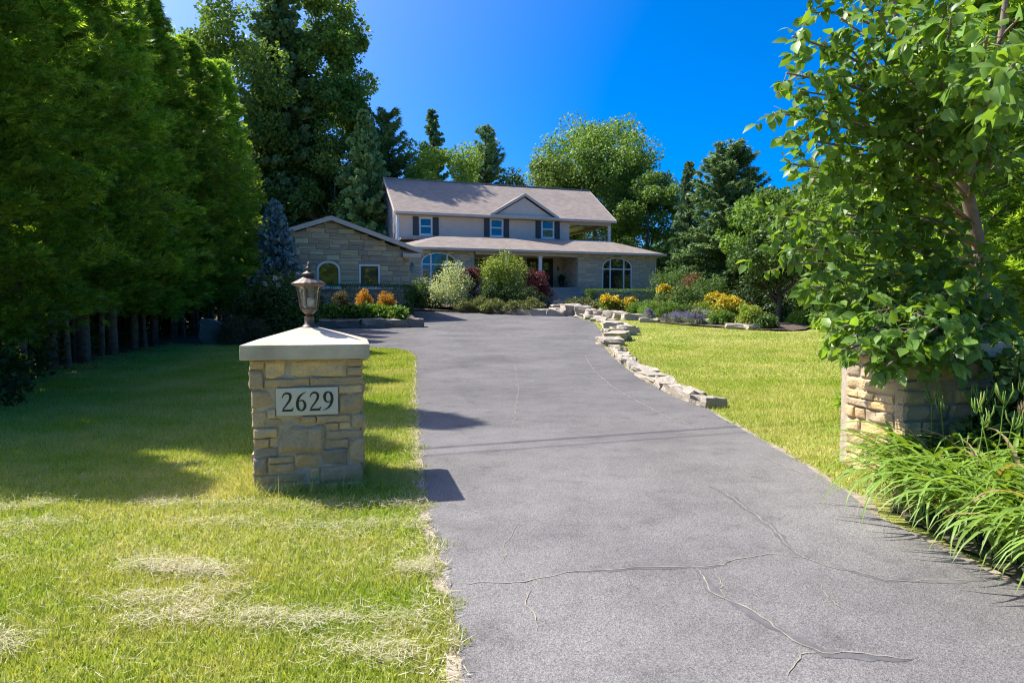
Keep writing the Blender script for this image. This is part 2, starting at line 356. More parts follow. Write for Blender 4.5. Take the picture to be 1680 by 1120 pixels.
strip2([p + Vector((.07 * noise.noise((p.y * 5, 2, 0)) + .03 * noise.noise((p.y * 17, 2, 0)), 0, 0)) for p in resample(edge([(2.50, 1), (2.46, 3.2), (2.50, 4.4), (2.85, 4.9)], .022), 90)], resample(edge([(9, 1), (9, 5), (9, 8), (5, 9)], .022), 90), 'garden_bed.003', M['litter'], 10, 0, .026)

# ------------------------------------------------------------------ stones
def stone_mesh(seed, L=.4, Hh=.2, D=.12, nx=5, nz=4, rough=.012, name='stone'):
    """a split-faced stone: x along the wall, z up, front face at y=0 looking to -y"""
    r = random.Random(seed); mb = MB(); vs_ = []; off = seed * 3.7
    xs = [0, .07] + [i / (nx - 1) for i in range(1, nx - 1)] + [.93, 1]; zs = [0, .12] + [i / (nz - 1) for i in range(1, nz - 1)] + [.88, 1]
    ox = r.uniform(-.3, .3); ed = min(.018, .14 * Hh)
    for j, zz in enumerate(zs):
        for i, xx in enumerate(xs):
            e = (i in (0, len(xs) - 1)) or (j in (0, len(zs) - 1))
            e2 = (i in (1, len(xs) - 2)) or (j in (1, len(zs) - 2))
            y = (ed * .9 if e else (.05 * ed if e2 else -ed * .15)) + rough * noise.noise((xx * L * 9 + off, zz * Hh * 9, off)) - rough * 1.2 * ox * (xx - .5)
            jx = .06 * Hh * noise.noise((zz * 3 + off, i * .1, 7)) if i in (0, len(xs) - 1) else 0
            jz = .07 * Hh * noise.noise((xx * 3 + off, j * .1, 3)) if j in (0, len(zs) - 1) else 0
            vs_.append(((xx - .5) * L + jx, y, (zz - .5) * Hh + jz))
    a, b_ = len(xs), len(zs)
    fs = [(j * a + i, j * a + i + 1, (j + 1) * a + i + 1, (j + 1) * a + i) for j in range(b_ - 1) for i in range(a - 1)]
    ring = [i for i in range(a)] + [j * a + a - 1 for j in range(1, b_)] + [(b_ - 1) * a + i for i in range(a - 2, -1, -1)] + [j * a for j in range(b_ - 2, 0, -1)]
    n0 = len(vs_); vs_ += [(vs_[k][0], D, vs_[k][2]) for k in ring]; m = len(ring)
    fs += [(ring[(k + 1) % m], ring[k], n0 + k, n0 + (k + 1) % m) for k in range(m)] + [tuple(n0 + k for k in range(m))]
    mb.add(vs_, fs); return mb
def courses(s0, s1, z0, z1, openings, lim, rr, ch=(.2, .3), ln=(.35, .75), gap=.015):
    """rectangles (s0,s1,z0,z1) of a coursed stone wall round its openings"""
    z = z0; out = []
    while z < z1 - .06:
        h = rr.uniform(*ch)
        if z + h > z1 - .08: h = z1 - z
        a, b_ = lim(z + h)
        segs = [(max(s0, a), min(s1, b_))]
        for op in openings:
            o0, o1, p0, p1, arch = op
            if z + h <= p0 + .01 or z >= p1 - .01: continue
            if arch and z > p1 - arch:                   # narrower towards the top of an arch
                k = max(0, 1 - ((z - (p1 - arch)) / arch) ** 2); c = (o0 + o1) / 2; w = (o1 - o0) / 2 * math.sqrt(k); o0, o1 = c - w, c + w
            segs = [q for a_, c_ in segs for q in ((a_, min(c_, o0)), (max(a_, o1), c_)) if q[1] - q[0] > .04]
        for a_, c_ in segs:
            s = a_
            if c_ - a_ < .05: continue
            while s < c_ - .02:
                w = rr.uniform(*ln)
                if s + w > c_ - .22: w = c_ - s
                if h > .22 and w > .3 and rr.random() < .3:      # two thin stones on top of each other
                    k = h * rr.uniform(.4, .6); out += [(s, s + w - gap, z, z + k - gap), (s, s + w - gap, z + k, z + h - gap)]
                else: out.append((s, s + w - gap, z, z + h - gap))
                s += w
        z += h
    return out
UNIT = [stone_mesh(900 + k, 1, 1, 1, 4, 3, .0).mesh('stone_block') for k in range(1)]
def wall_stones(parent, T, rects, mat, proud=.05, joined=True, seed=0):
    """T maps (s, out, z) to the parent's space. One object per stone, or one joined mesh"""
    mb = MB(); cache = {}
    rr = random.Random(seed)
    for k, (a, b_, c, d) in enumerate(rects):
        L_, h_ = b_ - a, d - c
        if joined:
            st = stone_mesh(seed * 500 + k, L_, h_, .06, 3, 2, .012)
            mb.add([T @ Vector(((a + b_) / 2 + x, y - proud + rr.uniform(0, .01) * 0, (c + d) / 2 + z)) for x, y, z in st.v], st.f)
        else:
            key = (round(L_, 1), round(h_ * 20) / 20, k % 3)
            if key not in cache: cache[key] = stone_mesh(seed * 500 + len(cache), max(key[0], .1), max(key[1], .05), .06, 4, 3, .02).mesh('stone')
            o = link('stone', cache[key], parent, mat)
            o.matrix_local = T @ Matrix.Translation(((a + b_) / 2, -proud - rr.uniform(-.008, .012), (c + d) / 2)) @ Matrix.Diagonal((L_ / max(key[0], .1), 1, h_ / max(key[1], .05), 1))
    if joined:
        o = mb.build('stone_facing', mat, parent); o['kind'] = 'stuff'; return o
def wall_boxes(mb, s0, s1, z0, z1, y0, y1, openings):
    xs = sorted({s0, s1, *[o[0] for o in openings], *[o[1] for o in openings]}); zs = sorted({z0, z1, *[o[2] for o in openings], *[o[3] for o in openings]})
    for a, b_ in zip(xs, xs[1:]):
        for c, d in zip(zs, zs[1:]):
            if not any(o[0] <= a + 1e-4 and o[1] >= b_ - 1e-4 and o[2] <= c + 1e-4 and o[3] >= d - 1e-4 for o in openings): mb.box(a, b_, y0, y1, c, d)
    for o0, o1, p0, p1, arch in openings:                # spandrels beside an arched head
        if not arch: continue
        c = (o0 + o1) / 2; w = (o1 - o0) / 2
        for sg in (-1, 1):
            pts = [(c + sg * w * math.cos(t), p1 - arch + arch * math.sin(t)) for t in np.linspace(0, math.pi / 2, 9)]
            mb.prism([(x, y0, z) for x, z in pts + [(c + sg * w, p1)]], (0, y1 - y0, 0))
    return mb
def window(parent, T, o0, o1, p0, p1, arch=0, cols=(), rows=(), glass='glass', frame=.07, name='window', depth=.10, sill=True):
    """a window in an opening: frame (the part), panes, mullions and sill as its pieces"""
    def poly(i):
        a, b_, c, d = o0 + i, o1 - i, p0 + i, p1 - i
        if not arch: return [(a, c), (b_, c), (b_, d), (a, d)]
        m, w, ar = (a + b_) / 2, (b_ - a) / 2, arch - i * .4
        return [(a, c), (b_, c)] + [(m + w * math.cos(t), d - ar + ar * math.sin(t)) for t in np.linspace(0, math.pi, 17)]
    A, B = poly(0), poly(frame); n = len(A); mb = MB()
    y0, y1 = -.035, depth
    vs_ = [(x, y, z) for P_, y in ((A, y0), (B, y0), (A, y1), (B, y1)) for x, z in P_]
    fs = []
    for i in range(n):
        j = (i + 1) % n
        fs += [(i, j, n + j, n + i), (2 * n + j, 2 * n + i, 3 * n + i, 3 * n + j), (n + i, n + j, 3 * n + j, 3 * n + i), (i, 2 * n + i, 2 * n + j, j)]
    mb.add([T @ Vector(v) for v in vs_], fs)
    fr = mb.build(name, M['trim'], parent)
    inset = frame - .01
    xs = [o0 + inset] + [o0 + (o1 - o0) * c for c in cols] + [o1 - inset]; zs = [p0 + inset] + [p0 + (p1 - p0) * r_ for r_ in rows] + [p1 - inset]
    for c in cols:
        x = o0 + (o1 - o0) * c; top = p1 - frame
        if arch: top = p1 - frame - arch + arch * math.sqrt(max(0, 1 - ((x - (o0 + o1) / 2) / ((o1 - o0) / 2)) ** 2))
        q = MB(); q.box(x - .045, x + .045, -.012, .05, p0 + frame, top); q.v = [tuple(T @ Vector(v)) for v in q.v]; q.build('mullion', M['trim'], fr)
    for r_ in rows:
        z = p0 + (p1 - p0) * r_; cx = [o0 + frame] + [o0 + (o1 - o0) * c for c in cols] + [o1 - frame]
        for a, b_ in zip(cx, cx[1:]):
            q = MB(); q.box(a + (.045 if a > o0 + frame + .01 else 0), b_ - (.045 if b_ < o1 - frame - .01 else 0), -.010, .05, z - .04, z + .04); q.v = [tuple(T @ Vector(v)) for v in q.v]; q.build('rail', M['trim'], fr)
    for a, b_ in zip(xs, xs[1:]):
        for c, d in zip(zs, zs[1:]):
            pts = [(a, c), (b_, c), (b_, d), (a, d)]
            if arch and d == zs[-1]:
                m, w, ar = (o0 + o1) / 2, (o1 - o0) / 2 - inset, arch - inset * .4
                f_ = lambda x: d - ar + ar * math.sqrt(max(0, 1 - ((x - m) / w) ** 2))
                pts = [(a, c), (b_, c)] + [(x, max(c + .01, f_(x))) for x in np.linspace(b_, a, 9)]
            q = MB(); q.prism([T @ Vector((x, .03, z)) for x, z in pts], T.to_3x3() @ Vector((0, .015, 0))); q.build('pane', M[glass], fr)
    if sill:
        q = MB(); q.box(o0 - .05, o1 + .05, -.08, .06, p0 - .07, p0 - .003); q.v = [tuple(T @ Vector(v)) for v in q.v]; q.build('sill', M['trim'], fr)
    return fr
def slab(mb, poly, t=.12):
    return mb.prism(poly, (0, 0, -t))

# ------------------------------------------------------------------ the house
house = empty('house', H(0, 0, 1.3), HA, 'two storey house with taupe roof, stucco upper storey and grey stone below, garage wing attached', 'house')
HZ = 1.3
def hm(u, v, z): return Vector((u, v, z - HZ))
I_ = Matrix.Identity(4)
def TF(u, v, yaw=0): return Matrix.Translation((u, v, -HZ)) @ Matrix.Rotation(yaw, 4, 'Z')      # wall frame: s along u, out to -v, real heights
def hb(name, mat, *boxes, parent=None, bevel=0):
    q = MB()
    for (a, b_, c, d, e, f) in boxes: q.box(a, b_, c, d, e - HZ, f - HZ)
    return q.build(name, M[mat], parent or house, bevel=bevel)
# -- lower storey: stone blocks left and right of the porch
W1 = (.28, 2.57, 2.55, 4.80, .62); W2 = (12.96, 15.26, 2.42, 4.76, .62)
def stone_part(name, T, s0, s1, z0, z1, ops, seed, joined=True, lim=None, ch=(.13, .22), ln=(.3, .65), mat='veneer_stone', back=.3):
    q = MB(); wall_boxes(q, s0, s1, z0, z1, 0, back, ops); q.v = [tuple(T @ Vector(v)) for v in q.v]
    w = q.build(name, M['mortar_house'], house)
    pad = [(a - .0, b_ + .0, c - .07, d + .0, e) for a, b_, c, d, e in ops]
    wall_stones(w, T, courses(s0, s1, z0, z1, pad, lim or (lambda z: (-99, 99)), random.Random(seed), ch, ln), M[mat], .045, joined, seed)
    return w
stone_part('stone_wall', TF(0, 0), -2.1, 3.75, 1.2, 4.95, [W1], 3)
stone_part('stone_wall', TF(0, 0), 11.12, 17.2, 1.2, 4.95, [W2], 4)
stone_part('stone_wall', TF(11.12, 0, R(-90)) @ Matrix.Translation((-2.6, 0, 0)), 0, 2.6 - .06, 1.2, 4.95, [], 5)        # return beside the porch
stone_part('stone_wall', TF(3.75, 0, R(90)), .06, 2.6, 1.2, 4.95, [], 6)
hb('side_wall', 'mortar_house', (16.9, 17.2, .3, 9.5, 1.2, 4.95)); hb('side_wall', 'mortar_house', (-2.1, -1.8, .3, 9.5, 1.2, 4.95)); hb('rear_wall', 'stucco', (-2.1, 17.2, 9.5, 9.8, 1.2, 5.0))
window(house, TF(0, 0), *W1, cols=(.27, .73), rows=(.66,)); window(house, TF(0, 0), *W2, cols=(.27, .73), rows=(.66,))
# -- porch
hb('porch_floor', 'step', (3.75, 11.12, -.25, 2.6, 2.45, 2.65)); hb('porch_base', 'mortar_house', (3.75, 11.12, -.18, 2.6, 1.2, 2.45))
D0, D1 = 8.35, 10.35
q = MB(); wall_boxes(q, 3.75, 11.12, 2.65, 5.0, 2.6, 2.8, [(D0, D1, 2.655, 4.78, 0), (4.1, 5.5, 3.3, 4.7, 0)]); q.v = [(x, y, z - HZ) for x, y, z in q.v]; q.build('porch_wall', M['beige'], house)
window(house, TF(0, 2.6), 4.1, 5.5, 3.3, 4.7, cols=(.5,))
door = hb('front_door', 'door', (D0 + .06, D0 + .94, 2.66, 2.72, 2.66, 4.70), (D1 - .94, D1 - .06, 2.66, 2.72, 2.66, 4.70), bevel=.01)
hb('door_frame', 'door', (D0, D0 + .06, 2.58, 2.75, 2.655, 4.78), (D1 - .06, D1, 2.58, 2.75, 2.655, 4.78), (D0 + .06, D1 - .06, 2.58, 2.75, 4.70, 4.78), ((D0 + D1) / 2 - .06, (D0 + D1) / 2 + .06, 2.62, 2.75, 2.655, 4.70), parent=door)
for a in (D0 + .28, D1 - .72): hb('pane', 'glass', (a, a + .44, 2.645, 2.67, 3.2, 4.5), parent=door)
for a in ((D0 + D1) / 2 - .13, (D0 + D1) / 2 + .08): hb('handle', 'black_metal', (a, a + .04, 2.61, 2.66, 3.55, 3.85), parent=door)
for u in (5.92, 8.33):
    c = hb('porch_column', 'trim', (u - .11, u + .11, -.12, .10, 2.80, 4.62), bevel=.012)
    hb('column_base', 'trim', (u - .15, u + .15, -.16, .14, 2.65, 2.80), parent=c); hb('column_capital', 'trim', (u - .15, u + .15, -.16, .14, 4.62, 4.72), parent=c)
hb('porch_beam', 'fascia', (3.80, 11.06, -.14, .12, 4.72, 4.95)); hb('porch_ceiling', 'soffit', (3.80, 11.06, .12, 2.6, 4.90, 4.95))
for k in range(6): hb('step', 'step', (9.15, 11.0, -.25 - .30 * (k + 1), -.25 - .30 * k + .03, 1.25, 2.65 - .19 * (k + 1)), bevel=.012)
for u in (8.1, 10.7):
    l = hb('wall_lantern', 'black_metal', (u - .03, u + .03, 2.5, 2.6, 4.15, 4.22), (u - .07, u + .07, 2.42, 2.54, 4.16, 4.20))
    hb('lantern_glass', 'glass_warm_reflect', (u - .05, u + .05, 2.43, 2.53, 3.93, 4.16), parent=l)
l = hb('wall_lantern', 'black_metal', (-.35, -.27, -.16, 0, 3.9, 3.98), (-.40, -.22, -.24, -.08, 3.9, 3.95), (-.34, -.28, -.2, -.12, 3.95, 4.1)); hb('lantern_glass', 'glass_warm_reflect', (-.38, -.24, -.22, -.1, 3.6, 3.9), parent=l)
# -- lower roof with hips at both ends
EZ, TZ, TV = 5.07, 5.97, 1.4
def roof_part(name, poly, t=.10):                          # slab with its own frame so that shingle courses run along the eave
    p = [hm(*c) for c in poly]; o = p[0]; x = (p[1] - p[0]).normalized(); n = x.cross(p[2] - p[0]).normalized(); y = n.cross(x)
    if n.z < 0: n = -n; y = n.cross(x)
    Mx = Matrix((x, y, n)).transposed().to_4x4(); Mx.translation = o; inv = Mx.inverted()
    q = MB(); loc = [inv @ c for c in p]; q.prism([(c.x, c.y, 0) for c in loc], (0, 0, -t))
    ob = q.build(name, M['shingle'], house); ob.matrix_local = Mx; return ob
UL, UR = -.62, 17.62
roof_part('lower_roof', [(UL, -.5, EZ), (UR, -.5, EZ), (14.5, TV, TZ), (1.75, TV, TZ)])
roof_part('lower_roof', [(UR, -.5, EZ), (UR, 8.5, EZ), (14.5, 8.5, TZ), (14.5, TV, TZ)])
roof_part('lower_roof', [(UL - 1.8, TV, EZ), (UL, -.5, EZ), (1.75, TV, TZ)])
hb('roof_deck', 'shingle', (-.75, 15.2, TV + .01, 9.4, 5.70, 5.82))
g = hb('gutter', 'fascia', (UL + .02, UR - .02, -.60, -.49, EZ - .15, EZ + .0)); hb('gutter', 'fascia', (UR - .01, UR + .1, -.60, 8.4, EZ - .15, EZ))
hb('soffit', 'soffit', (UL + .05, UR - .05, -.49, -.05, EZ - .16, EZ - .12), (17.25, UR - .02, -.05, 8.3, EZ - .16, EZ - .12))
q = MB(); q.tube([hm(17.12, -.5, 4.92), hm(17.12, -.12, 4.75), hm(17.12, -.12, 1.4)], .045, 8); q.build('downspout', M['fascia'], house)
# -- upper storey
UV = 3.0
WN = [(.77, 1.64, 6.19, 7.36, 0), (5.76, 6.70, 6.25, 7.47, 0), (9.60, 10.57, 6.27, 7.54, 0)]
q = MB(); wall_boxes(q, -.7, 11.62, 5.2, 7.66, UV, UV + .25, WN); q.v = [(x, y, z - HZ) for x, y, z in q.v]; q.build('stucco_wall', M['stucco'], house)
for w in WN:
    window(house, TF(0, UV), *w, rows=(.5,), frame=.09)
    for a, b_ in ((w[0] - .45, w[0] - .05), (w[1] + .05, w[1] + .45)):
        s = hb('shutter', 'shutter', (a, b_, UV - .06, UV - .01, w[2] - .04, w[3] + .04), bevel=.008)
        hb('shutter_panel', 'shutter', (a + .06, b_ - .06, UV - .075, UV - .055, w[2] + .06, (w[2] + w[3]) / 2 - .03), parent=s, bevel=.006); hb('shutter_panel', 'shutter', (a + .06, b_ - .06, UV - .075, UV - .055, (w[2] + w[3]) / 2 + .03, w[3] - .06), parent=s, bevel=.006)
RE, RR, RV0, RVm, RV1 = 7.66, 10.64, UV - .45, 7.25, 11.95; R0, R1 = -.95, 15.36
q = MB(); q.prism([hm(-.7, UV + .25, 4.0), hm(-.7, 11.4, 4.0), hm(-.7, 11.4, 7.7), hm(-.7, RVm, 10.35), hm(-.7, UV + .25, 7.7)], (.2, 0, 0)); gw = q.build('gable_wall', M['siding'], house)
for k in range(36):
    z = 5.0 + k * .15; v0, v1 = (UV + .27, 11.4) if z < 7.65 else (UV + .27 + (z - 7.65) * 1.55, 11.4 - (z - 7.65) * 1.58)
    if v1 - v0 > .3:
        q = MB(); q.prism([hm(-.705, v0, z), hm(-.735, v0, z), hm(-.712, v0, z + .148), hm(-.705, v0, z + .148)], (0, v1 - v0, 0)); q.build('siding_board', M['siding'], gw)
hb('corner_board', 'trim', (-.78, -.60, UV - .1, UV + .08, 5.0, 7.6))
hb('balcony_wall', 'stucco', (11.62, 11.8, UV, 11.4, 5.2, 7.66))
# -- balcony at the end of the upper storey: open under the roof
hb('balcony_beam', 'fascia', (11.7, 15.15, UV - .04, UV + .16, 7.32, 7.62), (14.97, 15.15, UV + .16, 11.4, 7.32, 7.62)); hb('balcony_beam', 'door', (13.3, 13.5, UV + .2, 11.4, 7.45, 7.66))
for u, v in ((15.04, UV + .06), (15.04, 7.2), (15.04, 11.2), (12.0, 11.2), (13.4, 11.2)): hb('balcony_post', 'trim', (u - .09, u + .09, v - .09, v + .09, 5.80, 7.32), bevel=.01)
rl = hb('balcony_rail', 'trim', (11.8, 14.9, UV, UV + .10, 5.95, 6.20), (15.0, 15.08, UV + .2, 11.1, 6.65, 6.72))
for k in range(14): hb('baluster', 'trim', (15.02, 15.06, UV + .7 + k * .54, UV + .74 + k * .54, 5.85, 6.65), parent=rl)
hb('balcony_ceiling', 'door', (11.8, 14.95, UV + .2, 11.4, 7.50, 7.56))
# -- main roof
roof_part('main_roof', [(R0, RV0, RE), (R1, RV0, RE), (R1, RVm, RR), (R0, RVm, RR)], .14)
roof_part('main_roof', [(R1, RV1, RE), (R0, RV1, RE), (R0, RVm, RR + .002), (R1, RVm, RR + .002)], .14)
hb('ridge_cap', 'shingle', (R0, R1, RVm - .12, RVm + .12, RR - .06, RR + .035))
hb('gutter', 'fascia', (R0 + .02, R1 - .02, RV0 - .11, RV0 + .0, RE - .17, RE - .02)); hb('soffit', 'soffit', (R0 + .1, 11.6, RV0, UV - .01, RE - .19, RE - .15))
for u in (R0 - .04, R1):
    q = MB()
    for v0, v1 in ((RV0, RVm), (RV1, RVm)): q.prism([hm(u, v0, RE - .22), hm(u, v0, RE + .01), hm(u, v1, RR + .01), hm(u, v1, RR - .22)], (.04, 0, 0))
    q.build('barge_board', M['fascia'], house)
q = MB(); q.tube([hm(-.66, UV - .06, 7.5), hm(-.66, UV - .1, 6.0), hm(-.66, UV - .2, 5.7)], .045, 8); q.build('downspout', M['trim'], house)
# front pediment
GP, GB, GL, GR = 9.22, 7.68, 5.6, 10.75; gm = (GL + GR) / 2; vb = RV0
q = MB(); q.prism([hm(GL + .35, vb + .08, GB - .02), hm(GR - .35, vb + .08, GB - .02), hm(gm, vb + .08, GP - .22)], (0, .2, 0)); q.build('pediment', M['stucco'], house)
vk = vb + (GP - RE) / (RR - RE) * (RVm - RV0)
for sg, ue in ((-1, GL), (1, GR)):
    roof_part('pediment_roof', [(ue, vb - .1, GB + .06), (gm, vb - .1, GP + .06), (gm, vk, GP + .06), (ue, vb + .05, GB + .06)], .08)
    q = MB(); q.prism([hm(ue, vb - .13, GB - .14), hm(ue, vb - .13, GB + .05), hm(gm, vb - .13, GP + .05), hm(gm, vb - .13, GP - .14)], (0, .05, 0)); q.build('barge_board', M['fascia'], house)
hb('pediment_sill', 'fascia', (GL + .1, GR - .1, vb - .16, vb + .1, GB - .10, GB + .02))
# -- garage wing
GV, GU0, GU1, GZ0 = -9.3, -9.58, -2.18, .6; GE, GPk, GM = 4.12, 5.55, -5.88
sl = (GPk - GE) / 4.18
GW = [(-6.54, -5.46, 2.24, 3.50, .42), (-4.60, -3.60, 2.24, 3.38, 0)]
T = TF(0, GV); q = MB(); wall_boxes(q, GU0, GU1, GZ0, 4.0, 0, .3, GW)
q.prism([(GU0, 0, 4.0), (GU1, 0, 4.0), (GM, 0, 5.36)], (0, .3, 0)); q.v = [tuple(T @ Vector(v)) for v in q.v]; w = q.build('garage_wall', M['mortar_house'], house)
wall_stones(w, T, courses(GU0, GU1, GZ0, 5.3, [(a - .01, b_ + .01, c - .07, d + .01, e) for a, b_, c, d, e in GW], lambda z: (GM - max(0, (5.40 - z)) / sl, GM + max(0, (5.40 - z)) / sl), random.Random(21), (.2, .29), (.38, .85)), M['house_stone'], .05, False, 21)
window(house, T, *GW[0], glass='glass_warm_reflect', frame=.09); window(house, T, *GW[1], glass='blind', frame=.09)
hb('garage_side_wall', 'mortar_house', (GU1 - .3, GU1, GV + .3, 1, GZ0, 4.1), (GU0, GU0 + .3, GV + .3, 1, GZ0, 4.1))
for sg in (-1, 1):
    ue = GM + sg * 4.22
    roof_part('garage_roof', [(ue, GV - .42, GE), (ue, 1.5, GE), (GM, 3.5, GPk), (GM, GV - .42, GPk)], .10)
    q = MB(); q.prism([hm(ue, GV - .46, GE - .20), hm(ue, GV - .46, GE + .015), hm(GM, GV - .46, GPk + .015), hm(GM, GV - .46, GPk - .2)], (0, .04, 0)); q.build('barge_board', M['fascia'], house)
    q = MB(); q.prism([hm(ue, GV - .42, GE - .14), hm(GM, GV - .42, GPk - .14), hm(GM, GV - .02, GPk - .14), hm(ue, GV - .02, GE - .14)], (0, 0, -.03)); q.build('soffit', M['soffit'], house)
hb('eave_return', 'fascia', (-2.55, GM + 4.20, GV - .46, GV - .06, GE - .38, GE - .19)); hb('gutter', 'fascia', (GM + 4.20, GM + 4.32, GV - .40, .5, GE - .14, GE - .0))
q = MB(); q.tube([hm(-2.35, GV - .1, 1.5), hm(-2.35, GV - .1, .8)], .04, 8); q.tube([hm(-2.62, GV - .08, 1.5), hm(-2.62, GV - .08, .8)], .02, 6); q.build('meter_pipe', M['trim'], house)

# ------------------------------------------------------------------ gate pillars
def cap_mesh(hw, z0, z1, z2, parent, seed):
    q = MB(); n = 9; vs_ = []
    for lvl, (w, z) in enumerate(((hw, z0), (hw, z1), (.075, z2))):
        for sx, sy in ((-1, -1), (1, -1), (1, 1), (-1, 1)): vs_.append((sx * w, sy * w, z))
    q.add(vs_, [(3, 2, 1, 0), (8, 9, 10, 11)] + [(k * 4 + i, k * 4 + (i + 1) % 4, (k + 1) * 4 + (i + 1) % 4, (k + 1) * 4 + i) for k in range(2) for i in range(4)])
    return q.build('cap', M['cap'], parent, bevel=.006)
FRONT = [(75, 472, 140, 515), (70, 518, 135, 600), (145, 475, 232, 555), (240, 475, 510, 553), (518, 470, 585, 505), (518, 509, 585, 549), (140, 559, 340, 596), (347, 556, 580, 590),
         (78, 605, 185, 690), (78, 697, 145, 780), (150, 697, 186, 735), (478, 595, 583, 630), (480, 635, 585, 722), (150, 740, 300, 776), (304, 735, 368, 766), (373, 734, 528, 764), (533, 728, 588, 797),
         (85, 786, 192, 825), (199, 780, 405, 903), (412, 770, 471, 803), (476, 769, 529, 801), (412, 807, 582, 842), (88, 830, 155, 868), (160, 830, 192, 866), (88, 872, 192, 911), (412, 848, 515, 887), (520, 848, 592, 966),
         (83, 917, 145, 995), (151, 917, 262, 945), (151, 950, 264, 989), (269, 909, 380, 972), (386, 893, 514, 968), (88, 1000, 335, 1038), (340, 978, 382, 1036), (388, 974, 580, 1049), (92, 1043, 255, 1084), (260, 1042, 384, 1084), (389, 1054, 578, 1084)]
HB = .97
def pillar(name, loc, yaw, label, layout, hw, seed):
    p = empty(name, loc, yaw, label, 'gate pillar'); rr = random.Random(seed)
    q = MB(); q.box(-hw + .016, hw - .016, -hw + .016, hw - .016, -.1, HB); q.build('mortar_core', M['mortar'], p)
    def put(rects, rot, s0, depth):
        T_ = Matrix.Rotation(rot, 4, 'Z') @ Matrix.Translation((0, -hw, 0))
        for k, (a, b_, c, d) in enumerate(rects):
            out = rr.uniform(-.006, .012)
            m = stone_mesh(seed * 100 + s0 + k, b_ - a, d - c, depth - .01, 7, 6, .03).mesh('stone', False)
            o = link('stone', m, p, M['pillar_stone']); o.matrix_local = T_ @ Matrix.Translation(((a + b_) / 2, -out, (c + d) / 2))
    if layout:
        put([((x0 - 75) / 510 * 2 * hw - hw, (x1 - 75) / 510 * 2 * hw - hw, HB * (1 - (y1 - 470) / 615), HB * (1 - (y0 - 470) / 615)) for x0, y0, x1, y1 in FRONT], 0, 0, .10)
    else: put(courses(-hw, hw, 0, HB, [], lambda z: (-9, 9), rr, (.07, .15), (.12, .4), .012), 0, 0, .10)
    for j, (rot, e) in enumerate(((R(90), 0), (R(180), 0), (R(270), 0))):
        put(courses(-hw + .09 * (j != 1) + .012, hw - .09 * (j != 1) - .012, 0, HB, [], lambda z: (-9, 9), rr, (.06, .14), (.12, .36), .012), rot, 40 * (j + 1) + 60, .085)
    c = cap_mesh(.447 if layout else hw + .065, HB, HB + .105, HB + .215, p, seed); c.location.z = .002
    return p
P1 = pillar('gate_pillar', (-1.58, 5.23, 0), R(13.3), 'tan stone gate pillar with a number plaque and lantern on its cap, left of the driveway mouth', True, .39, 1)
# house-number plaque: a part set into the pillar front
x0, x1 = [(v - 75) / 510 * .78 - .39 for v in (191, 472)]; z0, z1 = [HB * (1 - (v - 470) / 615) for v in (727, 600)]
q = MB(); q.box(x0, x1, -.408, -.30, z0, z1); pl = q.build('number_plaque', M['plaque'], P1, bevel=.004); pl['label'] = 'cream stone plaque carved 2629 in black'
def stroke(path):
    q = []; n = len(path)
    pts = []
    for i in range(n - 1):                                  # smooth the centre line with Catmull-Rom
        p0, p1, p2, p3 = [np.array(path[min(max(i + k, 0), n - 1)]) for k in (-1, 0, 1, 2)]
        for t in np.linspace(0, 1, 6, endpoint=False): pts.append(.5 * ((2 * p1) + (-p0 + p2) * t + (2 * p0 - 5 * p1 + 4 * p2 - p3) * t * t + (-p0 + 3 * p1 - 3 * p2 + p3) * t ** 3))
    pts.append(np.array(path[-1])); L_, R_ = [], []
    for i, p in enumerate(pts):
        d = pts[min(i + 1, len(pts) - 1)][:2] - pts[max(i - 1, 0)][:2]; d = d / (np.linalg.norm(d) + 1e-9); s = np.array((-d[1], d[0]))
        L_.append(p[:2] + s * p[2]); R_.append(p[:2] - s * p[2])
    return L_, R_
TWO = [(.075, .70, .012), (.10, .80, .028), (.17, .90, .042), (.285, .945, .048), (.40, .915, .056), (.465, .82, .064), (.462, .69, .064), (.41, .55, .055), (.31, .40, .044), (.20, .25, .036), (.09, .10, .03)]
TWO_BAR = [(.03, 0), (.56, 0), (.625, .20), (.595, .20), (.55, .135), (.48, .105), (.11, .105)]
SIX = [(.565, .975, .010), (.42, .915, .028), (.27, .79, .050), (.165, .61, .066), (.125, .41, .072), (.135, .24, .070), (.19, .10, .058), (.295, .03, .034), (.395, .055, .05), (.475, .15, .066), (.502, .29, .070), (.475, .44, .058), (.395, .535, .040), (.30, .55, .028), (.205, .505, .016), (.15, .46, .008)]
def digit(ch, x, z, h):
    q = MB(); Y, D = -.4088, -.0022
    def P(a): return (x + a[0] * h, z + a[1] * h)
    path = TWO if ch == '2' else SIX
    if ch == '9': path = [(.62 - a, .985 - b_, c) for a, b_, c in SIX]
    L_, R_ = stroke(path)
    for i in range(len(L_) - 1):
        quad = [P(L_[i]), P(L_[i + 1]), P(R_[i + 1]), P(R_[i])]; q.prism([(a, Y, b_) for a, b_ in quad], (0, D, 0))
    if ch == '2': q.prism([(P(a)[0], Y - .0006, P(a)[1]) for a in TWO_BAR], (0, D, 0))
    q.build('digit', M['black_paint'], pl)
hgt = (z1 - z0) * .70
for k, ch in enumerate('2629'): digit(ch, x0 + (x1 - x0) * (.075 + .222 * k), z0 + (z1 - z0) * .155, hgt)
P2 = pillar('gate_pillar', (3.24, 5.40, 0), R(8.5), 'pale stone gate pillar half hidden by leaves, behind the strap-leaved plants', False, .385, 2)

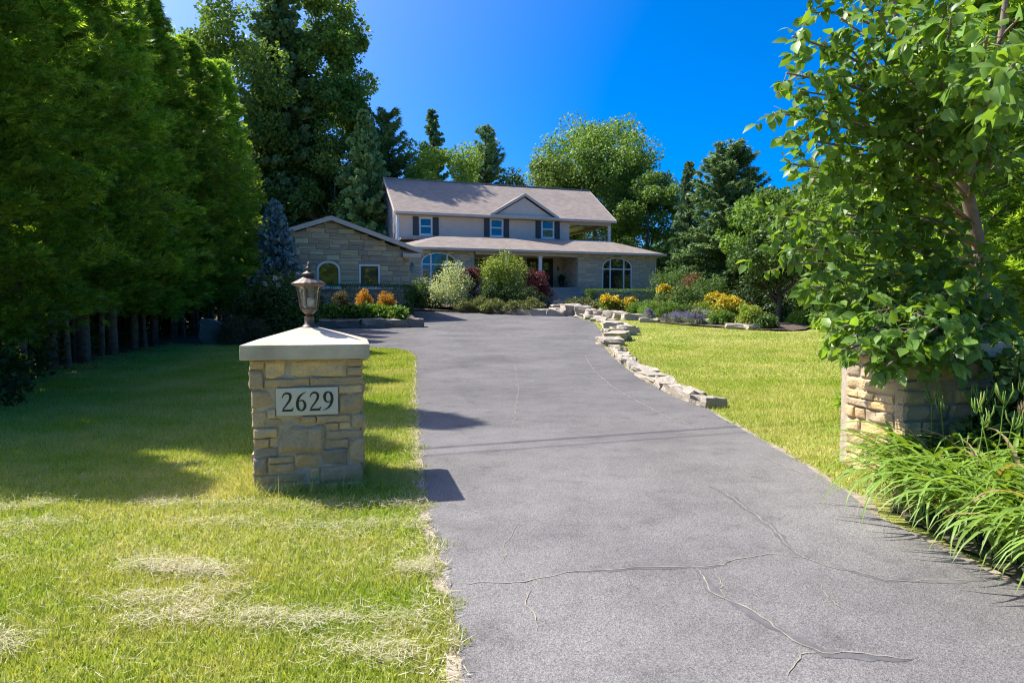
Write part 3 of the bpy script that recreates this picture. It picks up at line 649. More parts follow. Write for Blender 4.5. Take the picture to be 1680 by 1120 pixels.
# ------------------------------------------------------------------ lantern on the pillar
k_ = .00162
def lz(y): return (332 - y) * k_
lamp = empty('post_lantern', P1.matrix_basis @ Vector((0, 0, HB + .212)), R(13.3), 'aged bronze post lantern with scalloped roof and glass sides on the pillar cap', 'lantern')
q = MB(); q.lathe([(.068, 0), (.068, lz(326)), (.052, lz(322)), (.048, lz(316)), (.036, lz(312)), (.036, lz(282)), (.040, lz(278)), (.026, lz(273)), (.022, lz(266))], 24); q.build('pedestal', M['bronze'], lamp, True)
q = MB(); q.lathe([(.022, lz(266)), (.034, lz(262)), (.050, lz(252)), (.060, lz(242)), (.062, lz(236)), (.058, lz(235))], 24); q.build('lower_bowl', M['bronze'], lamp, True)
prof = [(238, .060), (220, .068), (200, .0725), (180, .0765), (160, .081), (145, .086), (132, .093)]
for k in range(6):
    a = k * math.pi / 3 + .26; q = MB()
    q.tube([(r * math.cos(a), r * math.sin(a), lz(y)) for y, r in prof], .0075, 6); q.build('cage_rib', M['bronze'], lamp, True)
    pts = []
    for y, r in prof:
        for t in (.06, .5, .94):
            b0, b1 = a, a + math.pi / 3; p = Vector((math.cos(b0), math.sin(b0), 0)).lerp(Vector((math.cos(b1), math.sin(b1), 0)), t) * (r - .003) * (1 + .07 * (t == .5)); pts.append((p.x, p.y, lz(y)))
    q = MB(); n = len(pts); inn = [(x * .965, y * .965, z) for x, y, z in pts]
    fs = [(j * 3 + i, j * 3 + i + 1, j * 3 + i + 4, j * 3 + i + 3) for j in range(len(prof) - 1) for i in range(2)]
    ring = [j * 3 for j in range(len(prof))] + [(len(prof) - 1) * 3 + 1] + [j * 3 + 2 for j in range(len(prof) - 1, -1, -1)] + [1]
    q.add(pts + inn, fs + [tuple(n + i for i in f[::-1]) for f in fs] + [(ring[i], ring[(i + 1) % len(ring)], n + ring[(i + 1) % len(ring)], n + ring[i]) for i in range(len(ring))])
    q.build('glass_pane', M['lamp_glass'], lamp, True)
q = MB(); q.lathe([(.012, lz(240)), (.020, lz(236)), (.034, lz(222)), (.036, lz(205)), (.030, lz(190)), (.016, lz(184))], 16); q.build('bulb', M['bulb'], lamp, True)
q = MB(); q.lathe([(.010, lz(242)), (.010, lz(186)), (.008, lz(134))], 8); q.build('candle_tube', M['bronze'], lamp, True)
sc = lambda k, a: 1 + (.045 if k >= 1 else 0) * abs(math.sin(a * 8)) - .02
q = MB(); q.lathe([(.096, lz(136)), (.100, lz(131)), (.118, lz(126)), (.130, lz(121)), (.128, lz(117)), (.108, lz(110)), (.082, lz(101)), (.056, lz(92)), (.042, lz(87)), (.040, lz(84))], 64, wob=sc); q.build('roof', M['bronze'], lamp, True)
q = MB(); q.lathe([(.040, lz(86)), (.040, lz(80)), (.052, lz(77)), (.056, lz(73)), (.040, lz(67)), (.020, lz(60)), (.014, lz(56)), (.012, lz(52))], 48, wob=sc); q.build('crown', M['bronze'], lamp, True)
q = MB(); q.lathe([(.012, lz(54)), (.020, lz(50)), (.022, lz(44)), (.017, lz(38)), (.010, lz(35)), (.013, lz(30)), (.009, lz(24)), (.003, lz(14))], 16); q.build('finial', M['bronze'], lamp, True)

# ------------------------------------------------------------------ rocks
def rock_mesh(seed):
    bm = bmesh.new(); bmesh.ops.create_cube(bm, size=1); bmesh.ops.subdivide_edges(bm, edges=bm.edges, cuts=3, use_grid_fill=True); r = random.Random(seed)
    tilt = (r.uniform(-.12, .12), r.uniform(-.12, .12))
    for v in bm.verts:
        c = v.co; k = max(abs(c.x), abs(c.y)) * 2
        d = noise.noise_vector((c.x * 2.1 + seed * 9, c.y * 2.1, c.z * 2.1)); d2 = noise.noise_vector((c.x * 6 + seed * 5, c.y * 6, c.z * 6))
        s = 1 - .14 * (c.x * c.x + c.y * c.y + c.z * c.z)
        v.co = Vector((c.x * s, c.y * s, c.z * (1 - .10 * k))) + d * .15 + d2 * .055; v.co.z = round(v.co.z * 5) / 5 * .35 + v.co.z * .65 + v.co.x * tilt[0] + v.co.y * tilt[1]
    bmesh.ops.recalc_face_normals(bm, faces=bm.faces); me = bpy.data.meshes.new('rock'); bm.to_mesh(me); bm.free(); return me
ROCKS = [rock_mesh(40 + k) for k in range(12)]; ROCKS_D = [m.copy() for m in ROCKS]
rk = random.Random(5); rcount = 0
def rock(p, sx, sy, sz, rz, label, group, dark=False, name='rock', sink=.3):
    global rcount
    rcount += 1; o = link(name, (ROCKS_D if dark else ROCKS)[rcount % 12], None, M['dark_rock' if dark else 'rock']); o.location = (p[0], p[1], p[2] + sz * (.5 - sink)); o.scale = (sx, sy, sz); o.rotation_euler = (rk.uniform(-.06, .06), rk.uniform(-.06, .06), rz)
    return tag(o, label, 'rock', group)
B_ = [(1163, 667), (1128, 655), (1104, 642), (1082, 630), (1062, 617), (1044, 605), (1028, 594), (1018, 582), (1008, 573)]
EB = resample([gpt(*c) for c in B_], 16)
for k, p in enumerate(EB):
    d_ = EB[min(k + 1, 15)] - EB[max(k - 1, 0)]; rock(p, rk.uniform(.30, .40), d_.length * .5 * rk.uniform(1.0, 1.25), rk.uniform(.16, .27), math.atan2(d_.y, d_.x) - math.pi / 2 + rk.uniform(-.2, .2), 'pale limestone rock edging the asphalt along the open lawn', 'limestone edging along the driveway', sink=.38)
for (px, py, sx, sy, sz) in [(1002, 566, .7, .9, .34), (1012, 558, .8, .9, .42), (1005, 551, .7, .9, .40), (1022, 549, .8, .8, .48), (1036, 545, .6, .7, .3), (1006, 541, .8, .8, .45)]:
    rock(gpt(px, py), sx, sy, sz, rk.uniform(-.4, .4), 'stacked limestone boulder where the driveway edging bulges into the lawn', 'boulders in the bulge of the edging')
for (px, py, sx, sy, sz) in [(1008, 535, .8, 1.3, .3), (998, 530, .8, 1.2, .28), (985, 526, .8, 1.2, .26), (972, 523, .9, 1.1, .26), (960, 521, .9, 1.0, .26)]:
    rock(gpt(px, py), sx, sy, sz, rk.uniform(-.4, .4), 'low limestone slab of the edging that curves up to the porch path', 'limestone edging along the driveway head')
for (px, py, Y, sx, sy, sz) in [(938, 505, 35.5, 1.1, .9, .85), (957, 508, 35.0, .9, .8, .75), (972, 511, 34.6, .9, .7, .6), (985, 514, 34.2, .8, .7, .5), (1003, 516, 33.8, 1.0, .7, .5), (1022, 518, 33.2, 1.0, .8, .5), (1040, 522, 32.4, 1.1, .7, .4), (1065, 527, 30.8, .9, .6, .3), (1160, 531, 29, 1.0, .7, .4), (1212, 537, 27.0, 1.0, .6, .32), (1240, 540, 26.6, .9, .6, .28), (1185, 527, 29.2, .9, .7, .4)]:
    p = base(px, Y); rock(p, sx, sy, sz, rk.uniform(-.5, .5), 'grey limestone boulder in the flowering rockery right of the porch steps', 'rockery boulders')
L_ = resample(edge([(-2.6, 38.6), (-1.4, 37.5), (.5, 35.8), (1.3, 35.2), (2.3, 34.9)], 0), 8)
for k, p in enumerate(L_):
    rock(p, .95, .45, .5, -.55 if k < 6 else -.2, 'long weathered stone edging the shrub bed before the porch', 'stones edging the shrub bed')
for (x, y, w) in [(2.75, 36.6, 1.3), (2.75, 37.9, 1.3), (2.75, 39.2, 1.3)]:
    rock((x, y, zt(x, y) + .06 + (y - 36) * .1), w, 1.1, .3, .3, 'wide flagstone step between driveway and porch stairs', 'flagstone steps to the porch', name='flagstone')
for k, px in enumerate([395, 440, 485, 530, 572, 612, 650, 681]):
    Y = 26.6 + k * .17; p = base(px, Y); rock(p, 1.14 if k < 7 else .75, .6, .52, .12, ['long grey stone block retaining the planting bed under the garage windows', 'short stone block ending the retaining edge at the garage corner'][k == 7], 'blocks retaining the garage bed' if k < 7 else None, True, 'stone_block')
rock(base(365, 20.5), 1.25, .9, .95, .3, 'large dark boulder under the trees beside the brownish bush', None, True, 'boulder')

# ------------------------------------------------------------------ overhead cables (their shadows cross the driveway)
def cable_pole(x, y, label, z=8.6):
    o = empty('utility_pole', (x, y, zt(x, y)), 0, label, 'utility pole'); q = MB(); q.lathe([(.14, -.3), (.13, 2), (.10, z)], 10); q.build('pole', M['pole'], o, True)
    q = MB(); q.box(-.06, .06, -.5, .5, z - .75, z - .63); q.build('crossarm', M['pole'], o); return o
pa, pb = Vector((-22, 3.05)), Vector((17, 16.3))
cable_pole(pa.x, pa.y, 'wooden utility pole beyond the cedar trees carrying two cables'); cable_pole(pb.x, pb.y, 'wooden utility pole behind the broad-leaved tree carrying two cables')
for k, off in enumerate((-.16, .16)):
    q = MB(); q.tube([(pa.x + (pb.x - pa.x) * t, pa.y + (pb.y - pa.y) * t + off, 8.0 - 1.6 * t * (1 - t) + zt(0, pa.y + (pb.y - pa.y) * t) * 0) for t in np.linspace(0, 1, 24)], (.012, .02)[k], 6)
    tag(q.build('overhead_cable', M['cable'], None, True), ('thin black overhead cable crossing high above the driveway', 'thick black overhead cable crossing high above the driveway')[k], 'cable')

# ------------------------------------------------------------------ foliage
TPL = {
 'tri': ([(0, -.5, 0), (0, .5, 0), (1, 0, 0)], [(0, 1, 2)]),
 'dia': ([(0, 0, 0), (.45, -.5, .07), (1, 0, -.05), (.45, .5, .07)], [(0, 1, 2), (0, 2, 3)]),
 'leaf': ([(0, 0, 0), (.22, -.38, .07), (.22, .38, .07), (.24, 0, .0), (.58, -.46, .02), (.58, .46, .02), (.6, 0, -.05), (1, 0, -.22)],
          [(0, 1, 3), (0, 3, 2), (1, 4, 6, 3), (3, 6, 5, 2), (4, 7, 6), (6, 7, 5)]),
 'frond': ([(0, -.09, 0), (0, .09, 0), (1, 0, -.06), (.08, -.0, 0), (.72, -.44, -.03), (.34, -.0, 0), (.08, .0, 0), (.34, .0, 0), (.72, .44, -.03), (-.04, -.0, .0), (.40, -.5, .02), (.2, -.0, 0), (-.04, .0, 0), (.2, .0, 0), (.40, .5, .02), (.36, -.0, 0), (.92, -.28, -.05), (.62, -.0, 0), (.36, .0, 0), (.62, .0, 0), (.92, .28, -.05)],
           [(0, 1, 2), (3, 5, 4), (6, 8, 7), (9, 11, 10), (12, 14, 13), (15, 17, 16), (18, 20, 19)]),
 'twig': ([(0, -.5, 0), (.5, -.6, .03), (1, 0, -.04), (.5, .6, .03), (0, .5, 0), (.05, 0, -.35), (.5, 0, -.4), (.5, 0, .4), (.05, 0, .35)], [(0, 1, 2, 3, 4), (5, 6, 2, 7, 8)]),
 'tuft': ([(0, -.3, 0), (0, .3, 0), (1, .0, .1), (0, -.3, .05), (.1, .3, 0), (.85, -.9, 0), (.1, -.3, 0), (0, .3, .05), (.85, .9, 0), (0, 0, -.15), (0, 0, .15), (.8, .25, .55), (.1, 0, -.15), (.1, 0, .15), (.8, -.25, -.5)], [(0, 1, 2), (3, 4, 5), (6, 7, 8), (9, 10, 11), (12, 13, 14)]),
 'blade': ([(0, -.5, 0), (0, .5, 0), (.55, -.38, .06), (.55, .38, .06), (1, 0, .26)], [(0, 1, 3, 2), (2, 3, 4)]),
}
def nrm(a): return a / (np.linalg.norm(a, axis=1, keepdims=True) + 1e-9)
def leaf_mesh(name, P, A, Nn, L, W, tpl):
    v, f = TPL[tpl]; v = np.array(v); n = len(P); k = len(v)
    A = nrm(A); B = nrm(np.cross(Nn, A)); Nn = np.cross(A, B)
    L = np.broadcast_to(np.asarray(L, float), (n,))[:, None, None]; W = np.broadcast_to(np.asarray(W, float), (n,))[:, None, None]
    X = P[:, None, :] + A[:, None, :] * (L * v[None, :, 0:1]) + B[:, None, :] * (W * v[None, :, 1:2]) + Nn[:, None, :] * (L * v[None, :, 2:3])
    me = bpy.data.meshes.new(name); me.vertices.add(n * k); me.vertices.foreach_set('co', X.reshape(-1).astype(np.float32))
    li = np.array([i for q in f for i in q]); ls = np.cumsum([0] + [len(q) for q in f])[:-1]; nl = len(li)
    me.loops.add(n * nl); me.loops.foreach_set('vertex_index', (li[None, :] + np.arange(n)[:, None] * k).reshape(-1).astype(np.int32))
    me.polygons.add(n * len(f)); me.polygons.foreach_set('loop_start', (ls[None, :] + np.arange(n)[:, None] * nl).reshape(-1).astype(np.int32))
    me.update(calc_edges=True); return me
def sph(n): return nrm(rng.normal(size=(n, 3)))
def clumps(C, Rd, per, flat=.8, out=.55, up=.35, droop=.0, shell=(.45, 1.05)):
    """leaves spread through clumps at C with radii Rd: positions, axes, normals"""
    n = len(C); c = np.repeat(C, per, 0); r = np.repeat(Rd, per)[:, None]; d = sph(n * per)
    P = c + d * np.array([1, 1, flat]) * r * rng.uniform(*shell, (n * per, 1))
    A = nrm(d * out + sph(n * per) * .75 + np.array([0, 0, -droop])); Nn = nrm(d * .5 + sph(n * per) * .6 + np.array([0, 0, up]))
    return P, A, Nn
def bend(p0, p1, n=6, wob=.05, sag=0, seed=0):
    p0, p1 = Vector(p0), Vector(p1); L_ = (p1 - p0).length; out = []
    for i in range(n + 1):
        t = i / n; q = p0.lerp(p1, t); w = math.sin(math.pi * t)
        out.append(q + Vector((noise.noise((t * 2.3 + seed, 1, seed)), noise.noise((t * 2.3 + seed, 5, seed)), noise.noise((t * 2.3, 9, seed)) * .5)) * wob * L_ * w + Vector((0, 0, -sag * L_ * w)))
    return out
def finish_tree(name, loc, label, cat, group, crown, leafmat, trunk, barkmat):
    o = empty(name, loc, 0, label, cat, group)
    link('crown', crown, o, M[leafmat]); trunk.build('trunk', M[barkmat], o, True); return o

M['cedar'] = m_leaf('cedar_leaf', [(.028, .055, .012), (.050, .090, .014), (.090, .135, .018), (.055, .100, .014), (.155, .185, .028)], .58, .55, (1.35, 1.3, .5), k=3.4)
M['maple'] = m_leaf('maple_leaf', [(.042, .082, .016), (.066, .115, .020), (.092, .145, .027), (.125, .175, .036)], .36, .5, k=1.85)
M['lime'] = m_leaf('lime_leaf', [(.085, .140, .020), (.12, .185, .026), (.16, .215, .035)], .4, .5)
M['dark_maple'] = m_leaf('dark_leaf', [(.045, .088, .016), (.066, .115, .020), (.095, .145, .027)], .4, .5)
M['shaded_leaf'] = m_leaf('shaded_leaf', [(.028, .058, .013), (.042, .078, .016), (.060, .100, .020)], .3, .55, k=1.6)  # darker leaf copy: shade from neighbouring trees put into the colour
M['spruce'] = m_leaf('spruce_needle', [(.048, .085, .034), (.070, .112, .044), (.095, .138, .054)], .2, .6, (1, 1, .8))
M['pine'] = m_leaf('pine_needle', [(.060, .098, .032), (.085, .130, .042), (.115, .160, .052)], .22, .6, (1, 1, .8))
M['blue_spruce'] = m_leaf('blue_spruce_needle', [(.050, .085, .090), (.085, .130, .135), (.13, .18, .18)], .1, .6, (1, 1, 1))
M['broad'] = m_leaf('broad_leaf', [(.055, .105, .022), (.075, .135, .026), (.095, .165, .030), (.125, .20, .035)], .45, .42, (1.4, 1.3, .35), .4)

def deciduous(name, loc, H_, R_, cb, label, mat='maple', bark='bark_grey', ncl=70, per=420, ls=.22, seed=1, group=None, flat=.8, lean=0, tr=.22):
    global rng
    rng = np.random.default_rng(seed); d = sph(ncl); k = rng.uniform(.35, 1, (ncl, 1)) ** .6
    hz, cz = (H_ - cb) / 2, (H_ + cb) / 2
    C = d * k * np.array([R_ * .82, R_ * .82, hz * .84]); C[:, 2] += cz; C[:, 0] += lean * (C[:, 2] - cz)
    t = (C[:, 2] - cb) / (H_ - cb); C[:, :2] *= (1.05 - .25 * np.abs(t - .4))[:, None]
    Rd = R_ * rng.uniform(.13, .27, ncl)
    P, A, Nn = clumps(C, Rd, per, flat)
    n = len(P); sz = ls * rng.uniform(.6, 1.25, n)
    me = leaf_mesh('crown', P, A, Nn, sz, sz * .72, 'dia')
    q = MB(); tz = cb + (H_ - cb) * .62
    q.tube(bend((0, 0, -.3), (lean, 0, tz), 8, .03, 0, seed), [tr * (1 - .09 * i) for i in range(9)], 9)
    for i in np.argsort(C[:, 2])[:26]:
        c = C[i]; z0 = min(max(cb * .75, c[2] - R_ * .5), tz); q.tube(bend((lean * z0 / H_, 0, z0), c, 5, .06, .04, i), [tr * .38 * (1 - .15 * j) for j in range(6)], 5)
    return finish_tree(name, loc, label, 'tree', group, me, mat, q, bark)
def conifer(name, loc, H_, R_, cb, label, mat='spruce', lvl=.42, nb=8, kind='spruce', seed=1, group=None, ang=-.12, droop=.25, step=.17, tw=(.34, .085)):
    global rng
    rng = np.random.default_rng(seed); P, A, Nn = [], [], []; q = MB(); q.tube(bend((0, 0, -.3), (0, 0, H_ * .97), 8, .008, 0, seed), [H_ * .016 * (1 - .11 * i) + .01 for i in range(9)], 8)
    z = cb; k = 0
    while z < H_ - .15:
        t = (z - cb) / (H_ - cb); rad = R_ * ((1 - t) ** (.85 if kind == 'spruce' else .55)) * min(1, .7 + t * 3)
        for b_ in range(max(4, int(nb * (1 if t < .7 else .7)))):
            if kind == 'pine' and rng.random() < .22: continue
            a = rng.uniform(0, 6.283); Lb = rad * rng.uniform(.68, 1.1); k += 1
            u = np.array([math.cos(a), math.sin(a), 0]); s = np.array([-u[1], u[0], 0])
            up0 = ang + (.9 * t if kind == 'spruce' else .25 + .6 * t)
            n = max(3, int(Lb / step))
            tt = np.linspace(.12, 1, n)[:, None] + rng.uniform(-.03, .03, (n, 1))
            pos = u * Lb * tt + np.array([0, 0, 1.0]) * (Lb * (up0 * tt - droop * tt ** 2 * (1 - t) + (.10 * tt ** 3 if kind == 'spruce' else .12 * tt ** 2))) + np.array([0, 0, z])
            if k % 3 == 0: q.tube([(0, 0, z), tuple(pos[n // 2]), tuple(pos[-1])], [.03 + .008 * Lb, .02, .006], 4)
            m = (3 if kind == 'spruce' else 3)
            for j in range(m):
                sd_ = rng.choice([-1, 1], (n, 1)); w = rng.uniform(.35, 1.0, (n, 1))
                ax = u * rng.uniform(.3, 1, (n, 1)) + s * sd_ * w + np.array([0, 0, 1]) * rng.uniform(-.65, .25, (n, 1))
                P.append(pos + s * sd_ * w * .12 * Lb * (1.05 - tt) + rng.normal(0, .05, (n, 3))); A.append(ax); Nn.append(np.array([0, 0, 1]) + rng.normal(0, .35, (n, 3)))
        z += lvl * (1 - .45 * t) * rng.uniform(.8, 1.2)
    P = np.concatenate(P); A = np.concatenate(A); Nn = np.concatenate(Nn); n = len(P)
    sz = rng.uniform(.65, 1.25, n)
    me = leaf_mesh('crown', P, A, Nn, tw[0] * sz, tw[1] * sz * (1 if kind == 'spruce' else 5), 'twig' if kind == 'spruce' else 'tuft')
    return finish_tree(name, loc, label, 'tree', group, me, mat, q, 'bark_dark')
def cedar_crown(seed, H_, R_, cb, nbr, per, fl):
    global rng
    rng = np.random.default_rng(seed); t = rng.uniform(0, 1, nbr) ** 1.05; z = cb + (H_ - cb) * t; a = rng.uniform(0, 6.283, nbr)
    lump = np.array([noise.noise((math.cos(b_) * 1.7 + seed, math.sin(b_) * 1.7, y * .75)) + .6 * noise.noise((math.cos(b_) * 4 + seed, math.sin(b_) * 4, y * 1.9)) for b_, y in zip(a, z)])
    r = R_ * np.minimum(1, .62 + 2.6 * t) * (1 - t) ** .72 * (1 + .38 * lump) * rng.uniform(.45, 1.12, nbr)
    u = np.stack([np.cos(a), np.sin(a), np.zeros(nbr)], 1); C = u * r[:, None]; C[:, 2] = z
    ax = nrm(u * .9 + np.array([0, 0, .45]) + sph(nbr) * .4); sd_ = nrm(np.cross(ax, [0, 0, 1.0])); ln = rng.uniform(.45, .85, (nbr, 1, 1))
    k = rng.uniform(0, 1, (nbr, per, 1)); s_ = rng.normal(0, 1, (nbr, per, 1)) * .16 * (1.15 - k); h_ = rng.normal(0, .05, (nbr, per, 1))
    P = (C[:, None, :] + ax[:, None, :] * (k - .55) * ln + sd_[:, None, :] * s_ + np.array([0, 0, 1.0]) * (h_ - .34 * ln * k ** 2)).reshape(-1, 3)      # flat drooping sprays
    side = np.sign(s_).reshape(-1, 1); AXs = np.repeat(ax, per, 0); SD = np.repeat(sd_, per, 0); n = len(P)
    A = nrm(AXs * .8 + SD * side * .55 + sph(n) * .55 + np.array([0, 0, -.2]) * k.reshape(-1, 1)); Nn = nrm(np.cross(SD, AXs) + sph(n) * .7 + np.array([0, 0, .3]))
    sz = fl * rng.uniform(.5, 1.4, n)
    return leaf_mesh('crown', P, A, Nn, sz, sz * 1.0, 'frond'), C
def cedar(name, loc, seed, H_, R_, cb, label, group, nbr=460, per=46, fl=.17):
    me, C = cedar_crown(seed, H_, R_, cb, nbr, per, fl); q = MB()
    q.tube(bend((0, 0, -.3), (.12, .05, H_ * .8), 9, .02, 0, seed), [.115 * (1 - .085 * i) for i in range(10)], 9)
    q.tube(bend((.28, .1, -.3), (.1, .1, H_ * .5), 9, .03, 0, seed + 4), [.07 * (1 - .085 * i) for i in range(10)], 8)
    for c in C[::12]: q.tube([(0, 0, max(.9, c[2] - .5)), tuple(c * np.array([.5, .5, 1]) - np.array([0, 0, .25])), tuple(c)], [.025, .015, .005], 4)
    return finish_tree(name, loc, label, 'tree', group, me, 'cedar', q, 'bark_grey')

# ---- cedar row along the left lawn
CG, CL = 'cedars in the row along the lawn', 'tall dense cedar in the row shading the lawn'
proto = [cedar('cedar_tree', (-7.9, 9.3, zt(0, 9.3)), 11, 9.6, 1.8, .95, CL, CG), cedar('cedar_tree', (-8.5, 11.2, zt(0, 11.2)), 12, 10.4, 1.65, 1.25, CL, CG), cedar('cedar_tree', (-9.3, 13.5, zt(0, 13.5)), 13, 9.8, 1.9, 1.35, CL, CG)]
rc = random.Random(3)
for k, (x, y, s) in enumerate([(-7.6, 7.2, .78), (-9.5, 14.9, 1), (-10.0, 16.8, 1.04), (-10.5, 18.6, 1), (-10.9, 20.4, 1.06), (-11.2, 22.2, 1.0), (-11.4, 24.0, 1.08), (-11.6, 25.9, 1.02), (-12.0, 28, 1.06)]):
    copy_tree(proto[k % 3], (x, y, zt(x, y)), rc.uniform(0, 6.28), (s, s, s * rc.uniform(.95, 1.06)), 'last tall cedar of the row, behind the young blue spruce' if k == 8 else None)
CL2 = 'cedar standing in shade behind the row along the lawn'
for k, (x, y, s) in enumerate([(-13.6, 17.6, 1.1), (-13.6, 20.4, 1.0), (-14.2, 23.0, 1.1), (-14.6, 26.0, 1.05), (-15.2, 29.0, 1.1), (-13.0, 30.5, 1.1), (-16, 12.5, 1.1), (-17, 17, 1.1), (-18, 22, 1.2)]):
    copy_tree(proto[(k + 1) % 3], (x, y, zt(x, y)), rc.uniform(0, 6.28), (s, s, s * rc.uniform(.95, 1.08)), CL2, 'cedars behind the row')

proto[1].scale = (1, 1, 1.11)
# ---- trees behind the garage and the house
LG, BG_, RG = 'tall trees beside the garage', 'trees behind the house', 'trees along the right side of the yard'
def bz(px, Y): return base(px, Y)
conifer('spruce_tree', bz(466, 54), 28, 5.6, 1.2, 'tall grey-green spruce towering between cedar row and garage', 'spruce', .48, 10, seed=3, group=LG, step=.22, tw=(.46, .12))
deciduous('broadleaf_tree', bz(522, 56), 27.6, 5.6, 6, 'tall broad-leaved tree leaning out against the sky beside the tall spruce', 'dark_maple', seed=4, group=LG, ncl=110, per=420, ls=.30, lean=.06, tr=.35)
deciduous('broadleaf_tree', bz(395, 52), 25, 6.2, 4, 'dense broad-leaved tree filling the gap behind the cedar row', 'dark_maple', seed=5, group=LG, ncl=90, per=380, ls=.30, tr=.3)
deciduous('broadleaf_tree', bz(552, 52), 14.8, 4.2, 2, 'light green rounded tree between tall spruce and house roof', 'maple', seed=6, group=LG, ncl=55, per=380)
conifer('spruce_tree', bz(600, 50), 14.4, 3.6, 1.0, 'pale green spruce right beside the gable end of the house', 'pine', .42, 9, seed=7, group=LG)
conifer('pine_tree', bz(640, 56), 16.2, 3.6, 4, 'dark pine peeking over the ridge by the gable end', 'pine', .5, 9, 'pine', 8, BG_, tw=(.42, .055))
conifer('spruce_tree', bz(712, 60), 17.5, 3.0, 3, 'dark pointed spruce top rising behind the lime green tree', 'spruce', .5, 8, seed=9, group=BG_)
deciduous('broadleaf_tree', bz(722, 55), 14.5, 4.3, 4, 'bright lime green tree above the middle of the roof ridge', 'lime', seed=10, group=BG_, ncl=55, per=380)
conifer('pine_tree', bz(797, 60), 15.9, 2.9, 5, 'thin dark pine with open branches between lime tree and maple', 'pine', .6, 8, 'pine', 14, BG_, tw=(.42, .055))
deciduous('maple_tree', bz(975, 64), 18.6, 7.9, 3, 'huge rounded maple crown rising behind the right half of the house', 'maple', seed=11, group=BG_, ncl=150, per=420, ls=.25, tr=.35)
deciduous('maple_tree', bz(890, 60), 14.9, 4.3, 4, 'lower maple shoulder left of the huge maple, above the ridge', 'maple', seed=12, group=BG_, ncl=55, per=380)
deciduous('maple_tree', bz(1062, 58), 12.4, 4.2, 1.5, 'maple with drooping crown right of the open balcony', 'maple', seed=15, group=BG_, ncl=60, per=400)
conifer('spruce_tree', bz(1128, 52), 11.3, 1.9, .8, 'slim dark spruce standing alone right of the house', 'spruce', .45, 7, seed=16, group=RG)
conifer('pine_tree', bz(1198, 48), 11.6, 4.0, 1.4, 'full green pine with irregular top right of the slim spruce', 'pine', .48, 9, 'pine', 17, RG, tw=(.42, .055), step=.13)
deciduous('broadleaf_tree', bz(1278, 28.5), 4.7, 2.1, 1.1, 'low spreading shade tree with dark trunk behind the yellow flowers', 'shaded_leaf', 'bark_dark', 40, 240, .14, 18, RG, tr=.14)
deciduous('broadleaf_tree', bz(1262, 45), 7.8, 3.8, 2, 'mid-sized broad-leaved tree right behind the full pine', 'dark_maple', 'bark_dark', 60, 350, .22, 19, RG)
deciduous('broadleaf_tree', bz(1325, 38), 8.2, 3.6, 2, 'dark broad-leaved tree at the lawn edge beside the spreading shade tree', 'dark_maple', 'bark_dark', 60, 350, .22, 20, RG)
dt = deciduous('broadleaf_tree', bz(1400, 34), 8.4, 3.8, 1.5, 'dark broad-leaved tree at the lawn edge behind the stone pillar', 'dark_maple', 'bark_dark', 60, 350, .2, 21, RG)
for k, (px, Y, s, lb) in enumerate([(1480, 32, 1.0, 0), (1560, 29, 1.0, 0), (1640, 26, 1.05, 0), (1720, 22, 1.0, 0), (1230, 62, 1.2, 1), (1340, 58, 1.2, 1), (1440, 52, 1.2, 1), (1560, 48, 1.3, 1), (1160, 70, 1.0, 1), (1090, 74, 1.0, 1), (560, 66, 1.3, 2), (480, 60, 1.4, 2), (380, 52, 1.4, 2), (300, 48, 1.4, 2), (200, 44, 1.4, 2), (640, 74, 1.2, 2), (820, 80, 1.2, 2)]):
    copy_tree(dt, bz(px, Y), rc.uniform(0, 6.28), s, ['dark leafy tree in the line along the right lawn edge', 'leafy tree in the wood beyond the right lawn', 'leafy tree in the wood far behind garage and house'][lb], ['trees along the right lawn edge', 'wood beyond the right lawn', 'wood behind the house'][lb])
for k, (x, y, s) in enumerate([(-22, -26, 1.2), (-13, -30, 1.3), (-5, -28, 1.2), (4, -31, 1.3), (13, -27, 1.2), (22, -30, 1.3), (22, 8, 1.3), (28, 2, 1.4), (34, -6, 1.5), (40, -14, 1.5), (48, -20, 1.6), (31, 16, 1.4), (57, -10, 1.6), (44, 4, 1.6), (66, -24, 1.8)]):
    copy_tree(dt, (x, y, 0), k, s, 'leafy tree across the street or along the neighbouring lot by the driveway mouth', 'trees across the street')

